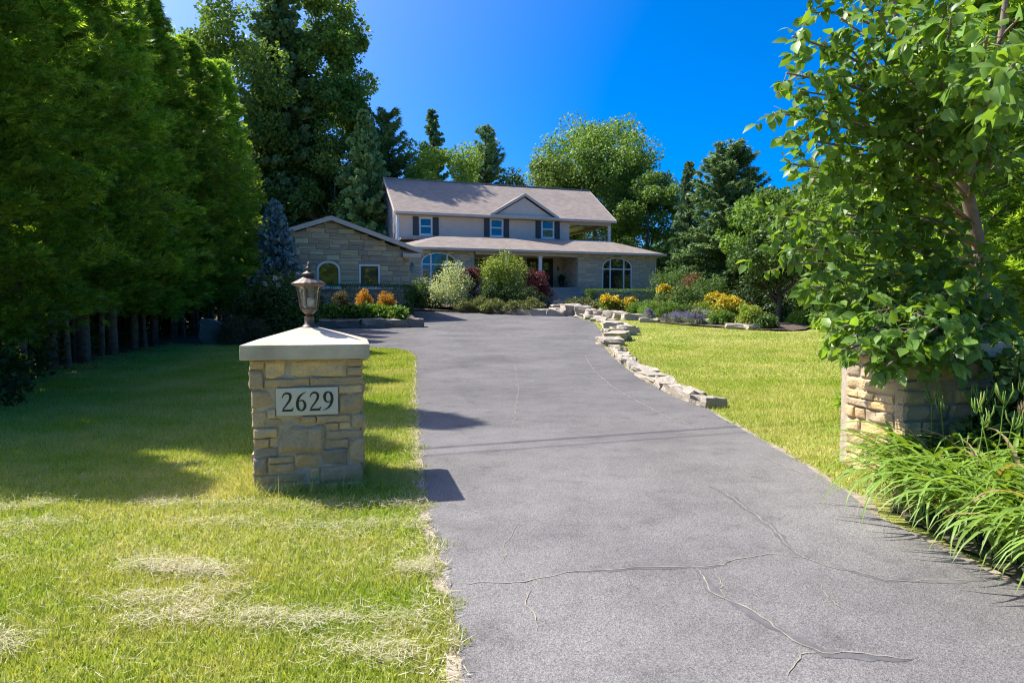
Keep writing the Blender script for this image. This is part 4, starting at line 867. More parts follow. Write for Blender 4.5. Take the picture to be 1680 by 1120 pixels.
# ---- shrubs
def shrub(name, p, rx, ry, h, label, mat, cat='shrub', n=2600, ls=.09, tpl='dia', seed=1, group=None, ncl=26, zb=.12, asp=.6, flower=None, droop=0, out=.55, stems=5, bark='bark_grey', box=False):
    global rng
    rng = np.random.default_rng(seed); o = empty(name, p, 0, label, cat, group)
    if box:
        k = rng.integers(0, 5, n); u = rng.uniform(-1, 1, (n, 3)); 
        for ax_, sg, idx in ((0, 1, 0), (0, -1, 1), (1, 1, 2), (1, -1, 3), (2, 1, 4)): u[k == idx, ax_] = sg * rng.uniform(.9, 1.05, (k == idx).sum())
        P = u * np.array([rx, ry, h / 2]) + np.array([0, 0, h / 2]); A = nrm(u * .5 + sph(n)); Nn = sph(n) + np.array([0, 0, .3])
    else:
        d = sph(ncl); d[:, 2] = np.abs(d[:, 2]) * 1.0; kk = rng.uniform(.35, 1, (ncl, 1)) ** .5
        C = d * kk * np.array([rx * .72, ry * .72, h * .74]); C[:, 2] += zb * h; Rd = np.minimum(rx, h) * rng.uniform(.24, .42, ncl)
        P, A, Nn = clumps(C, Rd, n // ncl, .9, out, .35, droop); P[:, 2] = np.maximum(P[:, 2], .03 + .05 * rng.random(len(P)))
    sz = ls * rng.uniform(.6, 1.3, len(P)); link('foliage', leaf_mesh('foliage', P, A, Nn, sz, sz * asp, tpl), o, M[mat])
    q = MB()
    for k in range(stems):
        a = k * 2.4; q.tube(bend((.06 * math.cos(a), .06 * math.sin(a), -.1), (rx * .5 * math.cos(a), ry * .5 * math.sin(a), h * .7), 4, .08, 0, k), [.018, .015, .012, .009, .005], 5)
    q.build('stem', M[bark], o, True)
    if flower:
        fm, fn, fs, ft = flower
        idx = np.argsort(-(P[:, 2] + rng.normal(0, h * .22, len(P)) + (((P[:, :2] / np.array([rx, ry])) ** 2).sum(1)) * h * .25))[:fn]; Q = P[idx]; Q = np.repeat(Q, 4, 0) + rng.normal(0, fs * .35, (len(idx) * 4, 3)) + np.array([0, 0, ls * .3])
        if fn < 20:
            for i, c in enumerate(P[idx]):
                d_ = sph(60); link('flower', leaf_mesh('flower', c + d_ * fs * .6, sph(60), d_, fs * .5, fs * .4, 'dia'), o, M[fm])['kind'] = 'stuff'
            return o
        fo = link('flower', leaf_mesh('flower', Q, sph(len(Q)), sph(len(Q)) + np.array([0, 0, 1]), fs, fs * .8, 'dia'), o, M[fm]); fo['kind'] = 'stuff'
    return o
def L3(name, *c, tr=.35): M[name] = m_leaf(name, c, tr, .55, k=1.35)
L3('green_mid', (.04, .085, .018), (.065, .12, .025), (.09, .15, .03)); L3('green_dark', (.022, .05, .013), (.035, .07, .018), (.05, .09, .02)); L3('juniper', (.085, .11, .026), (.13, .15, .04), (.17, .18, .055), tr=.2)
L3('variegated', (.26, .30, .14), (.42, .44, .28), (.14, .20, .06), (.55, .55, .40)); L3('purple', (.055, .012, .018), (.085, .02, .03), (.12, .035, .045)); L3('gold', (.15, .20, .03), (.21, .25, .04), (.10, .16, .025))
L3('orange', (.36, .16, .012), (.42, .22, .012), (.26, .12, .02), (.45, .28, .02)); L3('lush', (.07, .14, .018), (.10, .19, .022), (.14, .22, .03)); L3('sage', (.13, .16, .11), (.18, .21, .15)); L3('brownish', (.09, .07, .035), (.06, .075, .03), (.13, .09, .045)); L3('rust', (.16, .05, .03), (.10, .05, .025), (.2, .08, .03))
def on(px, Y, dz=0):
    b_ = bz(px, Y); b_.z += dz; return b_
S = shrub
# beside the cedar row
S('viburnum', on(452, 22), 1.55, 1.4, 2.35, 'big leafy green shrub with fading flower heads behind the pillar lantern', 'green_mid', n=9000, ls=.13, seed=31, ncl=60, flower=('white_flower', 8, .10, 0))
S('bush', on(396, 20), .85, .8, 1.0, 'low brownish bush beside the dark boulder', 'brownish', n=4200, ls=.08, seed=32, asp=.3)
conifer('blue_spruce', on(455, 27.5), 5.2, 1.5, .1, 'young blue spruce at the left corner of the garage', 'blue_spruce', .22, 9, seed=33, step=.09, tw=(.16, .045))
US = 'undergrowth bush in the shade beneath the cedar row'
ug = S('undergrowth', (-7.2, 8.6, .01), 1.1, .9, 1.2, US, 'green_dark', 'bush', n=3600, ls=.10, seed=34, group='undergrowth beneath the cedars')
for k, (x, y, s) in enumerate([(-8.2, 10.2, .9), (-9.4, 11.8, 1.2), (-10.2, 13, 1.3), (-11.0, 15.2, 1.3), (-11.6, 17.4, 1.3), (-12.2, 20, 1.4), (-12.6, 23, 1.4), (-13, 26, 1.5), (-10.4, 24.9, .7), (-12.5, 10, 1.6), (-14, 14, 1.8), (-15, 18, 1.8), (-16, 24, 2)]): copy_tree(ug, (x, y, zt(x, y)), k * 1.3, s)
for k, (px, Y, s_) in enumerate([(1150, 55, 3), (1200, 52, 3), (1250, 50, 3), (1300, 47, 3), (1350, 44, 3), (1400, 42, 3), (1450, 40, 3), (1500, 38, 3), (1550, 36, 2.8), (1600, 34, 2.8), (1660, 31, 2.8), (1720, 28, 2.8), (1225, 60, 3.4), (1290, 58, 3.4), (1370, 56, 3.4), (1480, 50, 3.4), (1235, 33, 1.7), (1305, 31.5, 1.6), (1345, 31, 1.7), (1385, 29, 1.6)]):
    copy_tree(ug, bz(px, Y), k * 1.7, s_, 'undergrowth thicket at the foot of the low spreading shade tree' if k > 15 else 'tall undergrowth thicket beneath the trees of the right wood', 'thickets under the right wood')
for k, (px, Y, s_) in enumerate([(20, 30, 2.6), (80, 31, 2.6), (140, 33, 2.6), (200, 34, 2.6), (250, 36, 2.8), (300, 37, 2.8), (350, 38, 2.8), (400, 39, 2.8), (440, 40, 2.8), (160, 40, 3.4), (280, 44, 3.6), (370, 46, 3.6)]):
    copy_tree(ug, bz(px, Y), k * 1.7, s_, 'tall undergrowth thicket in the dark behind the cedar trunks', 'thickets behind the cedars')
# garage bed
hg = S('hedge', H(-5.4, -10.2, .93), 3.1, .35, 1.42, 'clipped dark green hedge under the garage windows', 'green_mid', 'hedge', 9000, .07, seed=35, box=True); hg.rotation_euler.z = HA
for k, (px, lb, mt) in enumerate([(517, 'clipped round shrub turned brown, hidden partly by the lantern', 'brownish'), (558, 'clipped round shrub turned dull brown between two others', 'brownish'), (597, 'clipped round shrub with golden top and brown sides', 'orange'), (634, 'bright orange clipped round shrub at the garage corner', 'orange')]):
    o = S('clipped_shrub', on(px, 29.5, .50), .50, .48, 1.12, lb, mt, n=4200, ls=.06, seed=36 + k, group='clipped round shrubs', ncl=50)
for k, px in enumerate([515, 545, 575, 603, 630, 652]):
    S('perennial', on(px, 28.2, .30), .62, .5, .62, 'bright green leafy perennial ' + ['hidden partly behind the lantern base', 'below the dull brown clipped shrub', 'below the gap between brown and golden clipped shrubs', 'below the golden-topped clipped shrub', 'below the bright orange clipped shrub', 'at the garage corner end of the block edging'][k], 'lush', 'plant', 1500, .20, 'dia', 45 + k, 'perennials in the garage bed', 20, asp=.32, stems=2, droop=.3)
# house bed
Z = lambda u, v: H(u, v, 1.42)
S('hydrangea', on(692, 39.4, .2), .95, .8, 2.15, 'green shrub with reddish tips and white blooms beside the garage corner', 'green_mid', n=4200, ls=.11, seed=51, flower=('white_flower', 10, .12, 0))
S('variegated_dogwood', on(742, 39.0, .25), 1.65, 1.2, 2.95, 'large cream and green variegated shrub under the arched window', 'variegated', n=8500, ls=.11, seed=52, ncl=55)
S('smoke_bush', on(770, 39.4, .3), .95, .8, 2.95, 'upright purple-leaved bush between variegated and golden shrubs', 'purple', n=5000, ls=.10, seed=53)
S('golden_ninebark', on(828, 39.3, .35), 1.9, 1.2, 3.35, 'tall golden green shrub in front of the porch columns', 'gold', n=9500, ls=.12, seed=54, ncl=60)
S('green_shrub', on(812, 38.2, .3), 1.4, .8, 1.6, 'dark green shrub at the foot of the tall golden shrub', 'green_dark', n=5500, ls=.09, seed=55)
S('smoke_bush', on(880, 39.2, .4), 1.15, .9, 2.35, 'spreading purple-leaved bush beside the porch steps', 'purple', n=5500, ls=.10, seed=56)
S('dark_hedge', on(862, 38.0, .3), 1.5, .7, 1.2, 'dark green rounded hedge shrub below the spreading purple bush', 'green_dark', n=5000, ls=.08, seed=57)
for k, (px, Y, rx, h) in enumerate([(705, 39.0, 1.0, .55), (765, 37.6, .95, .6), (810, 36.6, 1.05, .6), (790, 37.4, .6, .8), (845, 36.0, 1.0, .55), (873, 35.9, .8, .7)]):
    S('juniper', on(px, Y, .18), rx, .7, h, 'low yellow-green juniper ' + ['beside the garage corner shadow', 'under the variegated shrub', 'under the tall golden shrub', 'between purple bush and golden shrub', 'under the dark rounded hedge shrub', 'next to the flagstone steps'][k], 'juniper', n=3600, ls=.10, tpl='frond', seed=60 + k, group='junipers before the porch', ncl=34, asp=.7, stems=2)
# right bed
hr = S('hedge', H(14.0, -2.4, 1.42), 3.2, .45, 1.05, 'clipped hedge under the large arched window of the right wing', 'green_mid', 'hedge', 9500, .08, seed=70, box=True); hr.rotation_euler.z = HA
for k, (px, Y, rx, h) in enumerate([(955, 38.5, 1.35, .6), (990, 37.6, 1.0, .55), (1075, 36, .95, .55)]):
    S('juniper', on(px, Y, .25), rx, .8, h, 'low mounded juniper in the rockery ' + ['beside the porch stairs', 'in front of the middle of the clipped hedge', 'near the far end of the clipped hedge'][k], 'juniper', n=3600, ls=.10, tpl='frond', seed=71 + k, group='junipers in the rockery', ncl=34, asp=.7, stems=2)
YF = ('yellow_flower', 380, .10, 0)
for k, (px, Y, rx, h, lb) in enumerate([(1000, 35.3, .75, .95, 'small yellow-flowered clump beside the rockery boulders'), (1032, 35.3, .75, .85, 'yellow-flowered clump between two mounded junipers'), (1092, 40, .8, 1.4, 'yellow-flowered shrub at the far end of the clipped hedge'), (1165, 32.6, 1.15, 1.25, 'wide golden-flowered clump in the middle of the right bed'), (1200, 29.6, 1.1, 1.15, 'golden-flowered clump nearest the spreading shade tree')]):
    S('yellow_flowers', on(px, Y, .12), rx, .7, h, lb, 'lush', 'flowers', 3400, .08, seed=80 + k, flower=YF, group='yellow flowers in the right bed', stems=3)
for k, (px, Y, rx, h, mt, lb, nm) in enumerate([
    (1065, 33.0, .9, .75, 'lush', 'light green leafy clump under the yellow flowers by the lawn', 'perennial'), (1045, 34.0, .7, .7, 'lush', 'fresh green feathery clump behind the rockery stones', 'perennial'), (1100, 31.5, .9, .8, 'lush', 'broad green perennial beside the lavender at the lawn edge', 'perennial'),
    (1130, 31.2, .9, .75, 'green_mid', 'green perennial between lavender and golden flowers', 'perennial'), (1150, 30.0, .8, .6, 'sage', 'grey-green sage clump at the lawn edge', 'sage_plant'), (1085, 38.0, .8, 1.0, 'green_mid', 'green shrub between hedge end and yellow flowers', 'shrub'),
    (1125, 36.5, 1.2, 1.5, 'green_mid', 'rounded green shrub behind the golden flowers', 'shrub'), (1110, 37.4, .7, 1.1, 'rust', 'rust red leaved shrub between green shrubs of the right bed', 'barberry'), (1132, 40.5, 1.1, 2.6, 'rust', 'dark reddish bush beneath the slim spruce', 'barberry'),
    (1160, 38.5, 1.5, 2.5, 'green_mid', 'leafy green bush below the full pine', 'shrub'), (1098, 45.5, 1.7, 3.4, 'green_mid', 'tall green bush against the right corner of the house', 'shrub'), (1232, 27.2, .75, .95, 'gold', 'yellowish round shrub at the end of the right bed', 'shrub'), (1262, 26.4, .6, .55, 'green_mid', 'small glossy green bush at the tip of the right bed', 'bush'), (1290, 28.6, .8, .7, 'green_mid', 'low leafy bush right of the shade tree trunk', 'bush'), (1312, 27.6, .8, .6, 'lush', 'fresh green clump past the shade tree at the lawn edge', 'perennial'), (1185, 28.6, .8, .5, 'lush', 'low green groundcover clump between stones of the right bed', 'perennial')]):
    S(nm, on(px, Y, .10), rx, rx * .8, h, lb, mt, 'shrub' if nm != 'perennial' else 'plant', 3200, .085 if Y < 36 else .11, seed=90 + k, ncl=26, asp=.45 if nm == 'perennial' else .6, stems=3)
for k, (px, Y, rx) in enumerate([(1062, 31.0, .45), (1122, 29.7, .7), (1105, 30.2, .55), (1140, 28.6, .6)]):
    S('lavender', on(px, Y, .06), rx, .45, .5, 'hazy purple lavender clump at the lawn edge of the right bed', 'sage', 'lavender', 1800, .10, 'tri', 110 + k, 'lavender clumps', 18, asp=.12, flower=('purple_flower', 160, .05, 0), stems=2, out=1.0)
u_ = empty('porch_urn', H(10.62, 1.7, 2.652), 0, 'dark urn with clipped plant beside the front door', 'planter'); q = MB(); q.lathe([(.14, 0), (.16, .05), (.10, .10), (.20, .35), (.24, .50), (.22, .52)], 16); q.build('urn', M['black_metal'], u_, True)
rng = np.random.default_rng(5); P, A, Nn = clumps(np.array([[0, 0, .75], [0, .0, .62]]), np.array([.24, .2]), 300); link('foliage', leaf_mesh('foliage', P, A, Nn, .08, .05, 'dia'), u_, M['green_dark'])

# ------------------------------------------------------------------ broad-leaved tree over the right pillar
rng = np.random.default_rng(77); rb = random.Random(77)
BT = Vector((4.36, 6.3, zt(0, 6.3)))
bt = empty('broadleaf_tree', BT, 0, 'slender large-leaved tree with forked tan trunk overhanging the pale pillar', 'tree')
SK = [Vector((4.40, 6.32, -.2)), Vector((4.42, 6.3, .8)), at(1612, 430, 6.3), at(1583, 302, 6.25), at(1545, 235, 6.1), at(1502, 168, 5.9), at(1476, 60, 5.7), at(1450, -90, 5.6)]
SR = [at(1583, 302, 6.25), at(1606, 250, 6.25), at(1630, 160, 6.2), at(1650, 0, 6.1), at(1660, -150, 6.0)]
q = MB(); q.tube([p - BT for p in SK], [.085, .07, .062, .055, .042, .034, .024, .012], 10); q.tube([p - BT for p in SR], [.046, .042, .036, .025, .012], 10)
TG = [(1300, 60, 5.2), (1290, 120, 5.0), (1268, 185, 5.0), (1280, 225, 5.2), (1322, 20, 5.4), (1380, 30, 5.0), (1440, 20, 4.6), (1500, 40, 4.4), (1560, 30, 4.2), (1620, 60, 3.8), (1662, 105, 3.6), (1672, 30, 3.9), (1600, 125, 4.2), (1540, 110, 4.6), (1480, 120, 4.8), (1420, 110, 5.0), (1360, 120, 5.2),
      (1340, 180, 5.3), (1400, 200, 5.2), (1465, 230, 5.2), (1350, 250, 5.5), (1322, 290, 5.6), (1262, 355, 5.6), (1250, 405, 5.5), (1300, 432, 5.5), (1352, 445, 5.4), (1390, 380, 5.5), (1432, 330, 5.6), (1300, 345, 5.8), (1345, 390, 5.7),
      (1380, 485, 5.2), (1332, 520, 5.1), (1425, 505, 5.1), (1470, 545, 5.0), (1395, 572, 4.9), (1440, 592, 4.9), (1510, 560, 4.9), (1560, 520, 5.2), (1500, 300, 5.6), (1540, 360, 5.8), (1480, 400, 5.7), (1560, 440, 5.8), (1440, 450, 5.6), (1640, 180, 4.6), (1585, 200, 5.0), (1520, 190, 5.2), (1660, 250, 5.4), (1440, 270, 5.6), (1395, 290, 5.7),
      (1400, -80, 5.0), (1500, -80, 4.6), (1600, -60, 4.3), (1330, -60, 5.3), (1300, 270, 5.4), (1372, 70, 5.3), (1312, 150, 5.2), (1520, 470, 5.5), (1600, 560, 5.3), (1370, 340, 5.6), (1330, 470, 5.3), (1450, 560, 5.1), (1358, 545, 5.0), (1400, 560, 4.75), (1470, 575, 4.7), (1540, 575, 4.7), (1430, 540, 4.8), (1500, 600, 4.7), (1590, 600, 4.8), (1385, 535, 4.85), (1415, 585, 4.7), (1455, 600, 4.65), (1485, 545, 4.7), (1525, 545, 4.6), (1560, 590, 4.6), (1440, 510, 4.9), (1500, 515, 4.8), (1545, 480, 5.0), (1610, 540, 4.9), (1640, 590, 5.0), (1650, 480, 5.3), (1600, 420, 5.4)]
PL, AL, NL, LL = [], [], [], []
pts_sk = [SK[1].lerp(SK[2], t) for t in (.3, .6, .9)] + [SK[2].lerp(SK[3], t) for t in (.2, .5, .8)] + SK[3:] + SR[1:]
for k, (px, py, Y) in enumerate(TG):
    tgt = at(px, py, Y); s = min(pts_sk, key=lambda p: (p - tgt).length + 2.2 * max(0, p.z - tgt.z + .25))
    br = bend(s, tgt, 9, .07, -.05, k); L_ = (tgt - s).length
    q.tube([p - BT for p in br], [.006 + .006 * L_ * (1 - i / 9.5) for i in range(10)], 6)
    m = int(L_ * .72 / .06)
    for j in range(m):
        t = .28 + .72 * (j + rb.random()) / m; f_ = t * 9; i0 = min(int(f_), 8); p = br[i0].lerp(br[i0 + 1], f_ - i0); d = (br[i0 + 1] - br[i0]).normalized()
        sd_ = Vector((rb.gauss(0, 1), rb.gauss(0, 1), rb.gauss(0, .6))); sd_ = (sd_ - d * sd_.dot(d)).normalized(); tw = (d * .7 + sd_ * .9 + Vector((0, 0, -.12))).normalized(); tl = rb.uniform(.10, .34) * (1.15 - .4 * t)
        e = p + tw * tl
        if j % 2 == 0: q.tube([p - BT, e - BT], [.0035, .0018], 4)
        for i in range(rb.choice((4, 5, 6))):
            c = p.lerp(e, rb.uniform(.25, 1)); a = (tw * .5 + Vector((rb.gauss(0, .6), rb.gauss(0, .6), rb.gauss(-.35, .4)))).normalized()
            PL.append(c); AL.append(a); NL.append(Vector((rb.gauss(0, .5), rb.gauss(-.1, .5), rb.gauss(.55, .4)))); LL.append(rb.uniform(.06, .135))
q.build('trunk', M['bark_tan'], bt, True)
PL, AL, NL, LL = np.array(PL), np.array(AL), np.array(NL), np.array(LL)
ppx = PL[:, 0] / PL[:, 1] * F + 840; ppy = 503 - (PL[:, 2] - EYE) / PL[:, 1] * F
score = np.where((ppx > 0) & (ppx < 1680) & (ppy > 0), LL / PL[:, 1], 0); order = np.argsort(-score); big, rest = order[:300], order[300:]
me = leaf_mesh('leaves', PL[rest] - np.array(BT), AL[rest], NL[rest], LL[rest], LL[rest] * .62, 'leaf'); o = link('leaves', me, bt, M['broad']); o['kind'] = 'stuff'
UL_ = []
for k in range(5):
    z = np.zeros((1, 3)); m_ = leaf_mesh('leaf', z, np.array([[1., 0, 0]]), np.array([[0, 0, 1.]]), 1, .55 + .05 * k, 'leaf'); UL_.append(m_)
for k, i in enumerate(big):
    a = Vector(AL[i]).normalized(); n = Vector(NL[i]); b_ = n.cross(a).normalized(); n = a.cross(b_); mt = Matrix((a, b_, n)).transposed().to_4x4(); mt.translation = Vector(PL[i]) - BT
    o = link('leaf', UL_[k % 5], bt, M['broad']); o.matrix_local = mt @ Matrix.Scale(float(LL[i]), 4)
for x, y, lb, sd_, h in ((5.6, 8.3, 'cedar with feathery sprays right behind the large-leaved tree', 14, 6.6), (7.4, 7.6, 'cedar beyond the large-leaved tree, farther from the pillar', 15, 7.2)):
    cedar('cedar_tree', (x, y, zt(x, y)), sd_, h, 1.75, .3, lb, None, 520, 36, .14)
for k, (x, y, s, lb) in enumerate([(4.6, 6.9, .9, 'leafy bush in the shade behind the pale pillar'), (5.6, 6.2, 1.0, 'leafy bush at the foot of the feathery cedar')]):
    S('bush', (x, y, zt(x, y)), .95 * s, .8, 1.5 * s, lb, 'green_mid', 'bush', 4200, .085, seed=120 + k, ncl=30)

S('wild_shrub', (3.62, 4.72, 0), .45, .4, 1.15, 'loose leafy stems growing against the front of the pale pillar', 'green_mid', 'shrub', 1500, .085, 'leaf', seed=131, ncl=26)
S('wild_shrub', (4.25, 5.0, 0), .5, .5, 1.25, 'leafy shrub between daylilies and the forked trunk', 'green_mid', 'shrub', 1800, .095, 'leaf', seed=132, ncl=26)
# ------------------------------------------------------------------ daylilies along the driveway
M['lily'] = m_leaf('lily_leaf', [(.07, .13, .018), (.09, .16, .022), (.115, .18, .03), (.15, .19, .045)], .4, .45, (1.3, 1.2, .4), .4, k=1.9, dead=.06)
def strap(seed, L_=.86, w=.025):
    r = random.Random(seed); a = r.uniform(1.0, 1.35); cur = r.uniform(1.9, 3.0); n = 9; x = z = 0; vs_ = []; fs = []; tw = r.uniform(-.3, .3)
    for i in range(n + 1):
        t = i / n; ww = w * (.75 + .5 * math.sin(math.pi * min(1, t * 1.15) ** .8)) * (1 - t ** 4) ** .8 * .5 + .0006; y = tw * .12 * t * t
        nx, nz = -math.sin(a), math.cos(a)
        vs_ += [(x + nx * ww * .45, y - ww, z + nz * ww * .45), (x, y, z), (x + nx * ww * .45, y + ww, z + nz * ww * .45)]
        x += L_ / n * math.cos(a); z += L_ / n * math.sin(a); a -= cur / n * (.35 + 1.3 * t)
    for i in range(n):
        for j in (0, 1): fs.append((i * 3 + j, i * 3 + j + 1, i * 3 + j + 4, i * 3 + j + 3))
    me = bpy.data.meshes.new('leaf'); me.from_pydata(vs_, [], fs); me.update(); me.polygons.foreach_set('use_smooth', [True] * len(me.polygons)); return me
STR = [strap(300 + k) for k in range(14)]
def stalk(seed):
    r = random.Random(seed); q = MB(); h = r.uniform(.62, .92); e = Vector((r.uniform(-.2, .1), r.uniform(-.2, .1), h)); p = bend((0, 0, 0), e, 5, .03, 0, seed); q.tube(p, [.0045, .0042, .004, .0036, .003, .002], 5)
    for k in range(7):
        b_ = e + Vector((r.uniform(-.045, .045), r.uniform(-.045, .045), r.uniform(-.09, .03))); q.tube([e - Vector((0, 0, .09)), b_, b_ + Vector((r.uniform(-.01, .01), r.uniform(-.01, .01), .045))], [.0025, .006, .0015], 5)
    return q.mesh('flower_stalk', True)
STK = [stalk(400 + k) for k in range(7)]
DL = [(2.66, 4.55), (2.62, 4.2), (2.66, 3.85), (2.68, 3.5), (2.72, 3.15), (2.76, 2.8), (2.95, 4.6), (2.98, 4.25), (3.0, 3.9), (3.02, 3.55), (3.05, 3.2), (3.3, 4.55), (3.32, 4.2), (3.35, 3.8), (3.38, 3.4), (3.62, 4.65), (3.65, 4.3), (3.7, 3.9), (3.95, 4.75), (4.0, 4.35), (2.8, 4.78), (3.15, 4.75), (4.3, 5.0), (4.35, 4.6)]
for k, (x, y) in enumerate(DL):
    edge_ = x < 2.9
    x += .02 + max(0, y - 4.1) * .3
    cl = empty('daylily', (x, y, zt(x, y) + .02), 0, 'arching bright green daylily clump leaning out over the asphalt edge' if edge_ else 'daylily clump with tall bud stalks in front of the pale pillar', 'daylily', 'daylilies on the driveway edge' if edge_ else 'daylilies before the pillar')
    for j in range(74 if edge_ else 52):
        o = link('leaf', STR[rb.randrange(14)], cl, M['lily']); a = rb.uniform(0, 6.283) if rb.random() < (.3 if edge_ else .5) else rb.gauss(3.5, .8); s = rb.uniform(.62, 1.12)
        o.location = (rb.gauss(0, .06), rb.gauss(0, .06), 0); o.rotation_euler = (rb.gauss(0, .12), rb.gauss(0, .1), a); o.scale = (s, s * rb.uniform(.85, 1.2), s)
    for j in range(rb.choice((1, 2, 3)) if not edge_ else rb.choice((0, 0, 1))):
        o = link('flower_stalk', STK[rb.randrange(7)], cl, M['lily']); o.location = (rb.gauss(0, .07), rb.gauss(0, .07), 0); o.rotation_euler = (0, 0, rb.uniform(0, 6.28)); s = rb.uniform(.85, 1.15); o.scale = (1, 1, s)
o = empty('burdock', (3.75, 4.95, 0), 0, 'coarse plant with broad pale leaves behind the daylilies', 'plant')
for k in range(14):
    a = k * 2.4; l = link('leaf', UL_[k % 5], o, M['broad']); s = rb.uniform(.18, .3); z = .35 + .022 * k
    l.matrix_local = Matrix.Translation((.16 * math.cos(a), .16 * math.sin(a), z)) @ Matrix.Rotation(a, 4, 'Z') @ Matrix.Rotation(rb.uniform(-.1, .4), 4, 'Y') @ Matrix.Diagonal((s, s * 1.35, s, 1))
    q = MB(); q.tube([(0, 0, -.05), (.1 * math.cos(a), .1 * math.sin(a), z * .7), (.16 * math.cos(a), .16 * math.sin(a), z)], [.007, .005, .004], 5); q.build('leaf_stalk', M['lily'], o, True)

# ------------------------------------------------------------------ grass
def m_grass(name, fresh, dry, patch):
    m, t, b, o = nodes(name); co = coords(t)
    rnd = N(t, 'ShaderNodeNewGeometry').outputs['Random Per Island']
    a = ramp(t, rnd, [(i / (len(fresh) - 1), c) for i, c in enumerate(fresh)]); d = ramp(t, rnd, [(i / (len(dry) - 1), c) for i, c in enumerate(dry)])
    n1 = noise_tex(t, co, .75, 6, .7); r = ramp(t, n1, [(patch[0], (0, 0, 0)), (patch[1], (1, 1, 1))])
    c = mixc(t, r.outputs[0], a.outputs[0], d.outputs[0]); t.links.new(c, b.inputs['Base Color']); b.inputs['Roughness'].default_value = .6; b.inputs['Specular IOR Level'].default_value = .25
    tr = N(t, 'ShaderNodeBsdfTranslucent'); t.links.new(mixc(t, 1.0, c, (1.2, 1.15, .6), 'MULTIPLY'), tr.inputs[0]); mx = N(t, 'ShaderNodeMixShader', Fac=.35); t.links.new(b.outputs[0], mx.inputs[1]); t.links.new(tr.outputs[0], mx.inputs[2]); t.links.new(mx.outputs[0], o.inputs[0])
    return m
M['grass'] = m_grass('grass_blade', [(.17, .29, .02), (.26, .39, .03), (.35, .46, .045), (.46, .52, .07)], [(.44, .47, .10), (.58, .54, .18), (.68, .60, .27), (.35, .43, .06)], (.38, .62))
M['straw'] = m_leaf('dry_straw', [(.62, .54, .34), (.72, .64, .42), (.50, .42, .24), (.80, .72, .52)], .25, .7, (1, 1, .9), k=1)
rng = np.random.default_rng(99)
AXL = (np.array([a for a, _ in XL]), np.array([b_ for _, b_ in XL])); AXR = (np.array([a for a, _ in XR]), np.array([b_ for _, b_ in XR]))
ZT = lambda y: .00095 * np.clip(y - 5, 0, 37) ** 2
WE = (np.array([3, 8, 12, 16, 21, 26]), np.array([-6.2, -6.9, -8.2, -9.0, -9.6, -9.2])); BR = (np.array([25.5, 26.7, 28.6, 31, 33.6, 35]), np.array([10.2, 9, 7.5, 6.3, 5.3, 3.7]))
def blades(n, x0, x1, y0, y1, hgt, wid, side, keep=None):
    x = rng.uniform(x0, x1, n); y = rng.uniform(y0, y1, n)
    jl = np.array([.05 * math.sin(v * 7.3) + .05 * math.sin(v * 17.1 + 1) for v in y])
    if side < 0: ok = (x < np.interp(y, *AXL) - .0 + jl) & (x > np.interp(y, *WE) - .8 + 3 * jl)
    else: ok = (x > np.interp(y, *AXR) + .04 + jl) & ~((y < 4.75) & (x > 2.3)) & ((y < 25.3) | (x < np.interp(y, *BR)))
    ok &= np.abs(x) < .95 * y + 3
    if keep is not None: ok &= keep(x, y)
    x, y = x[ok], y[ok]; n = len(x); P = np.stack([x, y, ZT(y) - .004], 1)
    A = np.stack([rng.normal(0, .38, n), rng.normal(0, .38, n), np.ones(n)], 1); Nn = sph(n) * np.array([1, 1, .15])
    h = hgt * rng.uniform(.5, 1.35, n); return P, A, Nn, h, wid * rng.uniform(.6, 1.3, n)
def grass(name, sets, tpl, mat='grass'):
    q = [np.concatenate(c) for c in zip(*sets)]; o = link(name, leaf_mesh(name, *q, tpl), None, M[mat])
    o['kind'] = 'stuff'; return o
tag(grass('grass', [blades(215000, -7.6, .3, 1.6, 6.2, .043, .0066, -1), blades(40000, -3.4, 0, 1.9, 3.4, .040, .005, -1)], 'blade'), 'short sunny mown grass around the numbered pillar', 'grass')
tag(grass('grass', [blades(165000, -10.5, -.6, 6.2, 13, .055, .011, -1), blades(90000, -11, -1, 13, 20.5, .055, .02, -1)], 'tri'), 'mown lawn grass in the shade of the cedar row', 'grass')
tag(grass('grass', [blades(110000, 2.3, 9, 4.75, 12, .05, .011, 1), blades(90000, 2.2, 16, 12, 20, .045, .02, 1), blades(90000, 2.4, 22, 20, 35, .04, .03, 1)], 'tri'), 'mown yellowish lawn grass beyond the driveway edging stones', 'grass')
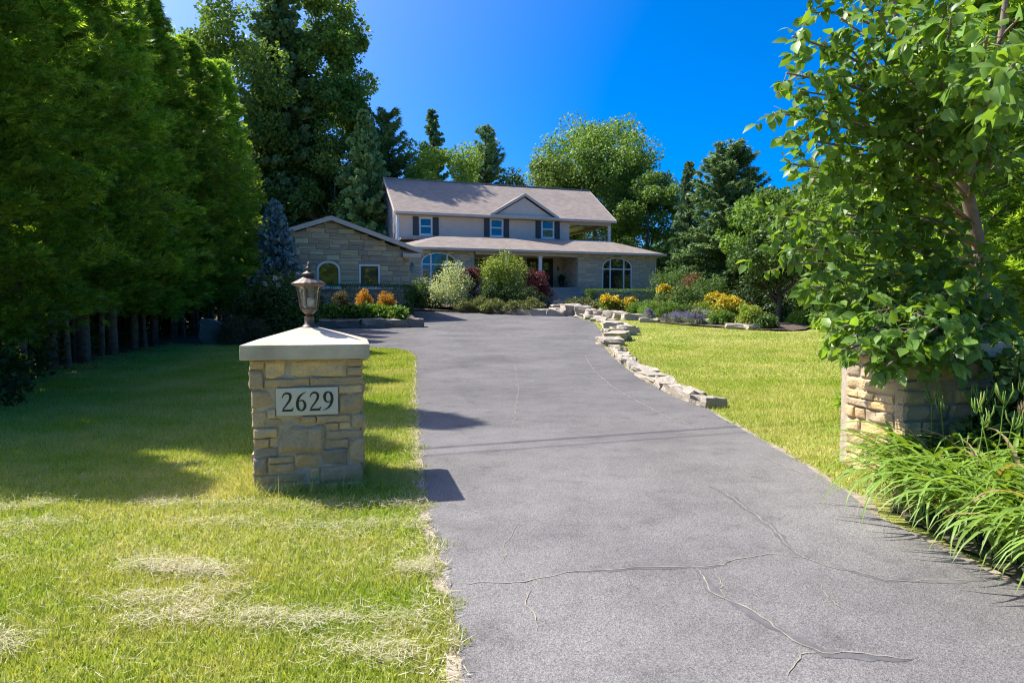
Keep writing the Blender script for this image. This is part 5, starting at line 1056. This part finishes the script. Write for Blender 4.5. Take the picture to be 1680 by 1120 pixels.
# rows of dry clippings left by the mower, ragged grass at the pillar foot
def clip_rows():   # swaths parallel to the street
    out = []
    for y0, dens, ph in ((4.02, 420, 0), (3.78, 500, 2), (3.36, 1700, 1), (3.02, 1300, 3), (2.74, 1200, 4), (2.52, 1500, 5.5), (4.45, 700, 7)):
        n = int(dens * 6); x = rng.uniform(-6.2, -.35, int(n * 1.4)); n = len(x); y = y0 + .05 * np.sin(x * 2.1 + ph) + .03 * np.sin(x * 6.3 + ph) + .06 * (x + 2) * .3 + rng.normal(0, .06, n)
        w = np.array([noise.noise((a * 1.5 + ph * 7, ph, 2.2)) for a in x]); ok = (w > -.12 + .5 * rng.random(n)) & (x < np.interp(y, *AXL) - .05) & ~((np.abs(x + 1.55) < .45) & (y > 4.7)); x, y = x[ok], y[ok]; n = len(x)
        P = np.stack([x, y, .028 + .026 * rng.random(n)], 1); a = rng.normal(0, .9, n) + rng.choice([0, math.pi], n); A = np.stack([np.cos(a), np.sin(a), rng.normal(0, .22, n)], 1)
        out.append((P, A, np.tile([0., 0, 1], (n, 1)) + sph(n) * .4, rng.uniform(.03, .085, n), rng.uniform(.0016, .003, n)))
    n = 4500; x = rng.uniform(-4.2, -.3, n); y = rng.uniform(2.1, 5.6, n); ok = (x < np.interp(y, *AXL) - .02) & ~((np.abs(x + 1.55) < .45) & (np.abs(y - 5.2) < .5)); x, y = x[ok], y[ok]; n = len(x); a = rng.uniform(0, 6.28, n)
    out.append((np.stack([x, y, .03 + .03 * rng.random(n)], 1), np.stack([np.cos(a), np.sin(a), rng.normal(.1, .3, n)], 1), np.tile([0., 0, 1], (n, 1)) + sph(n) * .4, rng.uniform(.03, .09, n), rng.uniform(.0015, .003, n)))
    n = 2600; y = rng.uniform(2.0, 12, n); x = np.interp(y, *AXL) - np.abs(rng.normal(0, .09, n)) + .02; a = rng.uniform(0, 6.28, n)       # dry fringe of the lawn
    out.append((np.stack([x, y, .012 + .03 * rng.random(n)], 1), np.stack([np.cos(a), np.sin(a), rng.normal(.25, .3, n)], 1), np.tile([0., 0, 1], (n, 1)) + sph(n) * .4, rng.uniform(.03, .08, n), rng.uniform(.003, .006, n)))
    return out
tag(grass('dry_clippings', clip_rows(), 'tri', 'straw'), 'pale dry grass clippings lying in rows on the sunny lawn', 'clippings')
n = 1500; a = rng.uniform(0, 6.283, n); rr_ = rng.uniform(.40, .54, n) / np.maximum(np.abs(np.cos(a)), np.abs(np.sin(a))); x, y = rr_ * np.cos(a), rr_ * np.sin(a); cp, sp = math.cos(R(13.3)), math.sin(R(13.3))
P = np.stack([-1.58 + x * cp - y * sp, 5.23 + x * sp + y * cp, np.zeros(n)], 1); A = np.stack([rng.normal(0, .6, n), rng.normal(-.1, .6, n), np.ones(n)], 1)
o = link('tall_grass', leaf_mesh('tall_grass', P, A, sph(n) * np.array([1, 1, .2]), rng.uniform(.06, .19, n), rng.uniform(.003, .006, n), 'blade'), None, M['grass']); o['kind'] = 'stuff'; tag(o, 'unmown longer grass around the foot of the numbered pillar', 'grass')
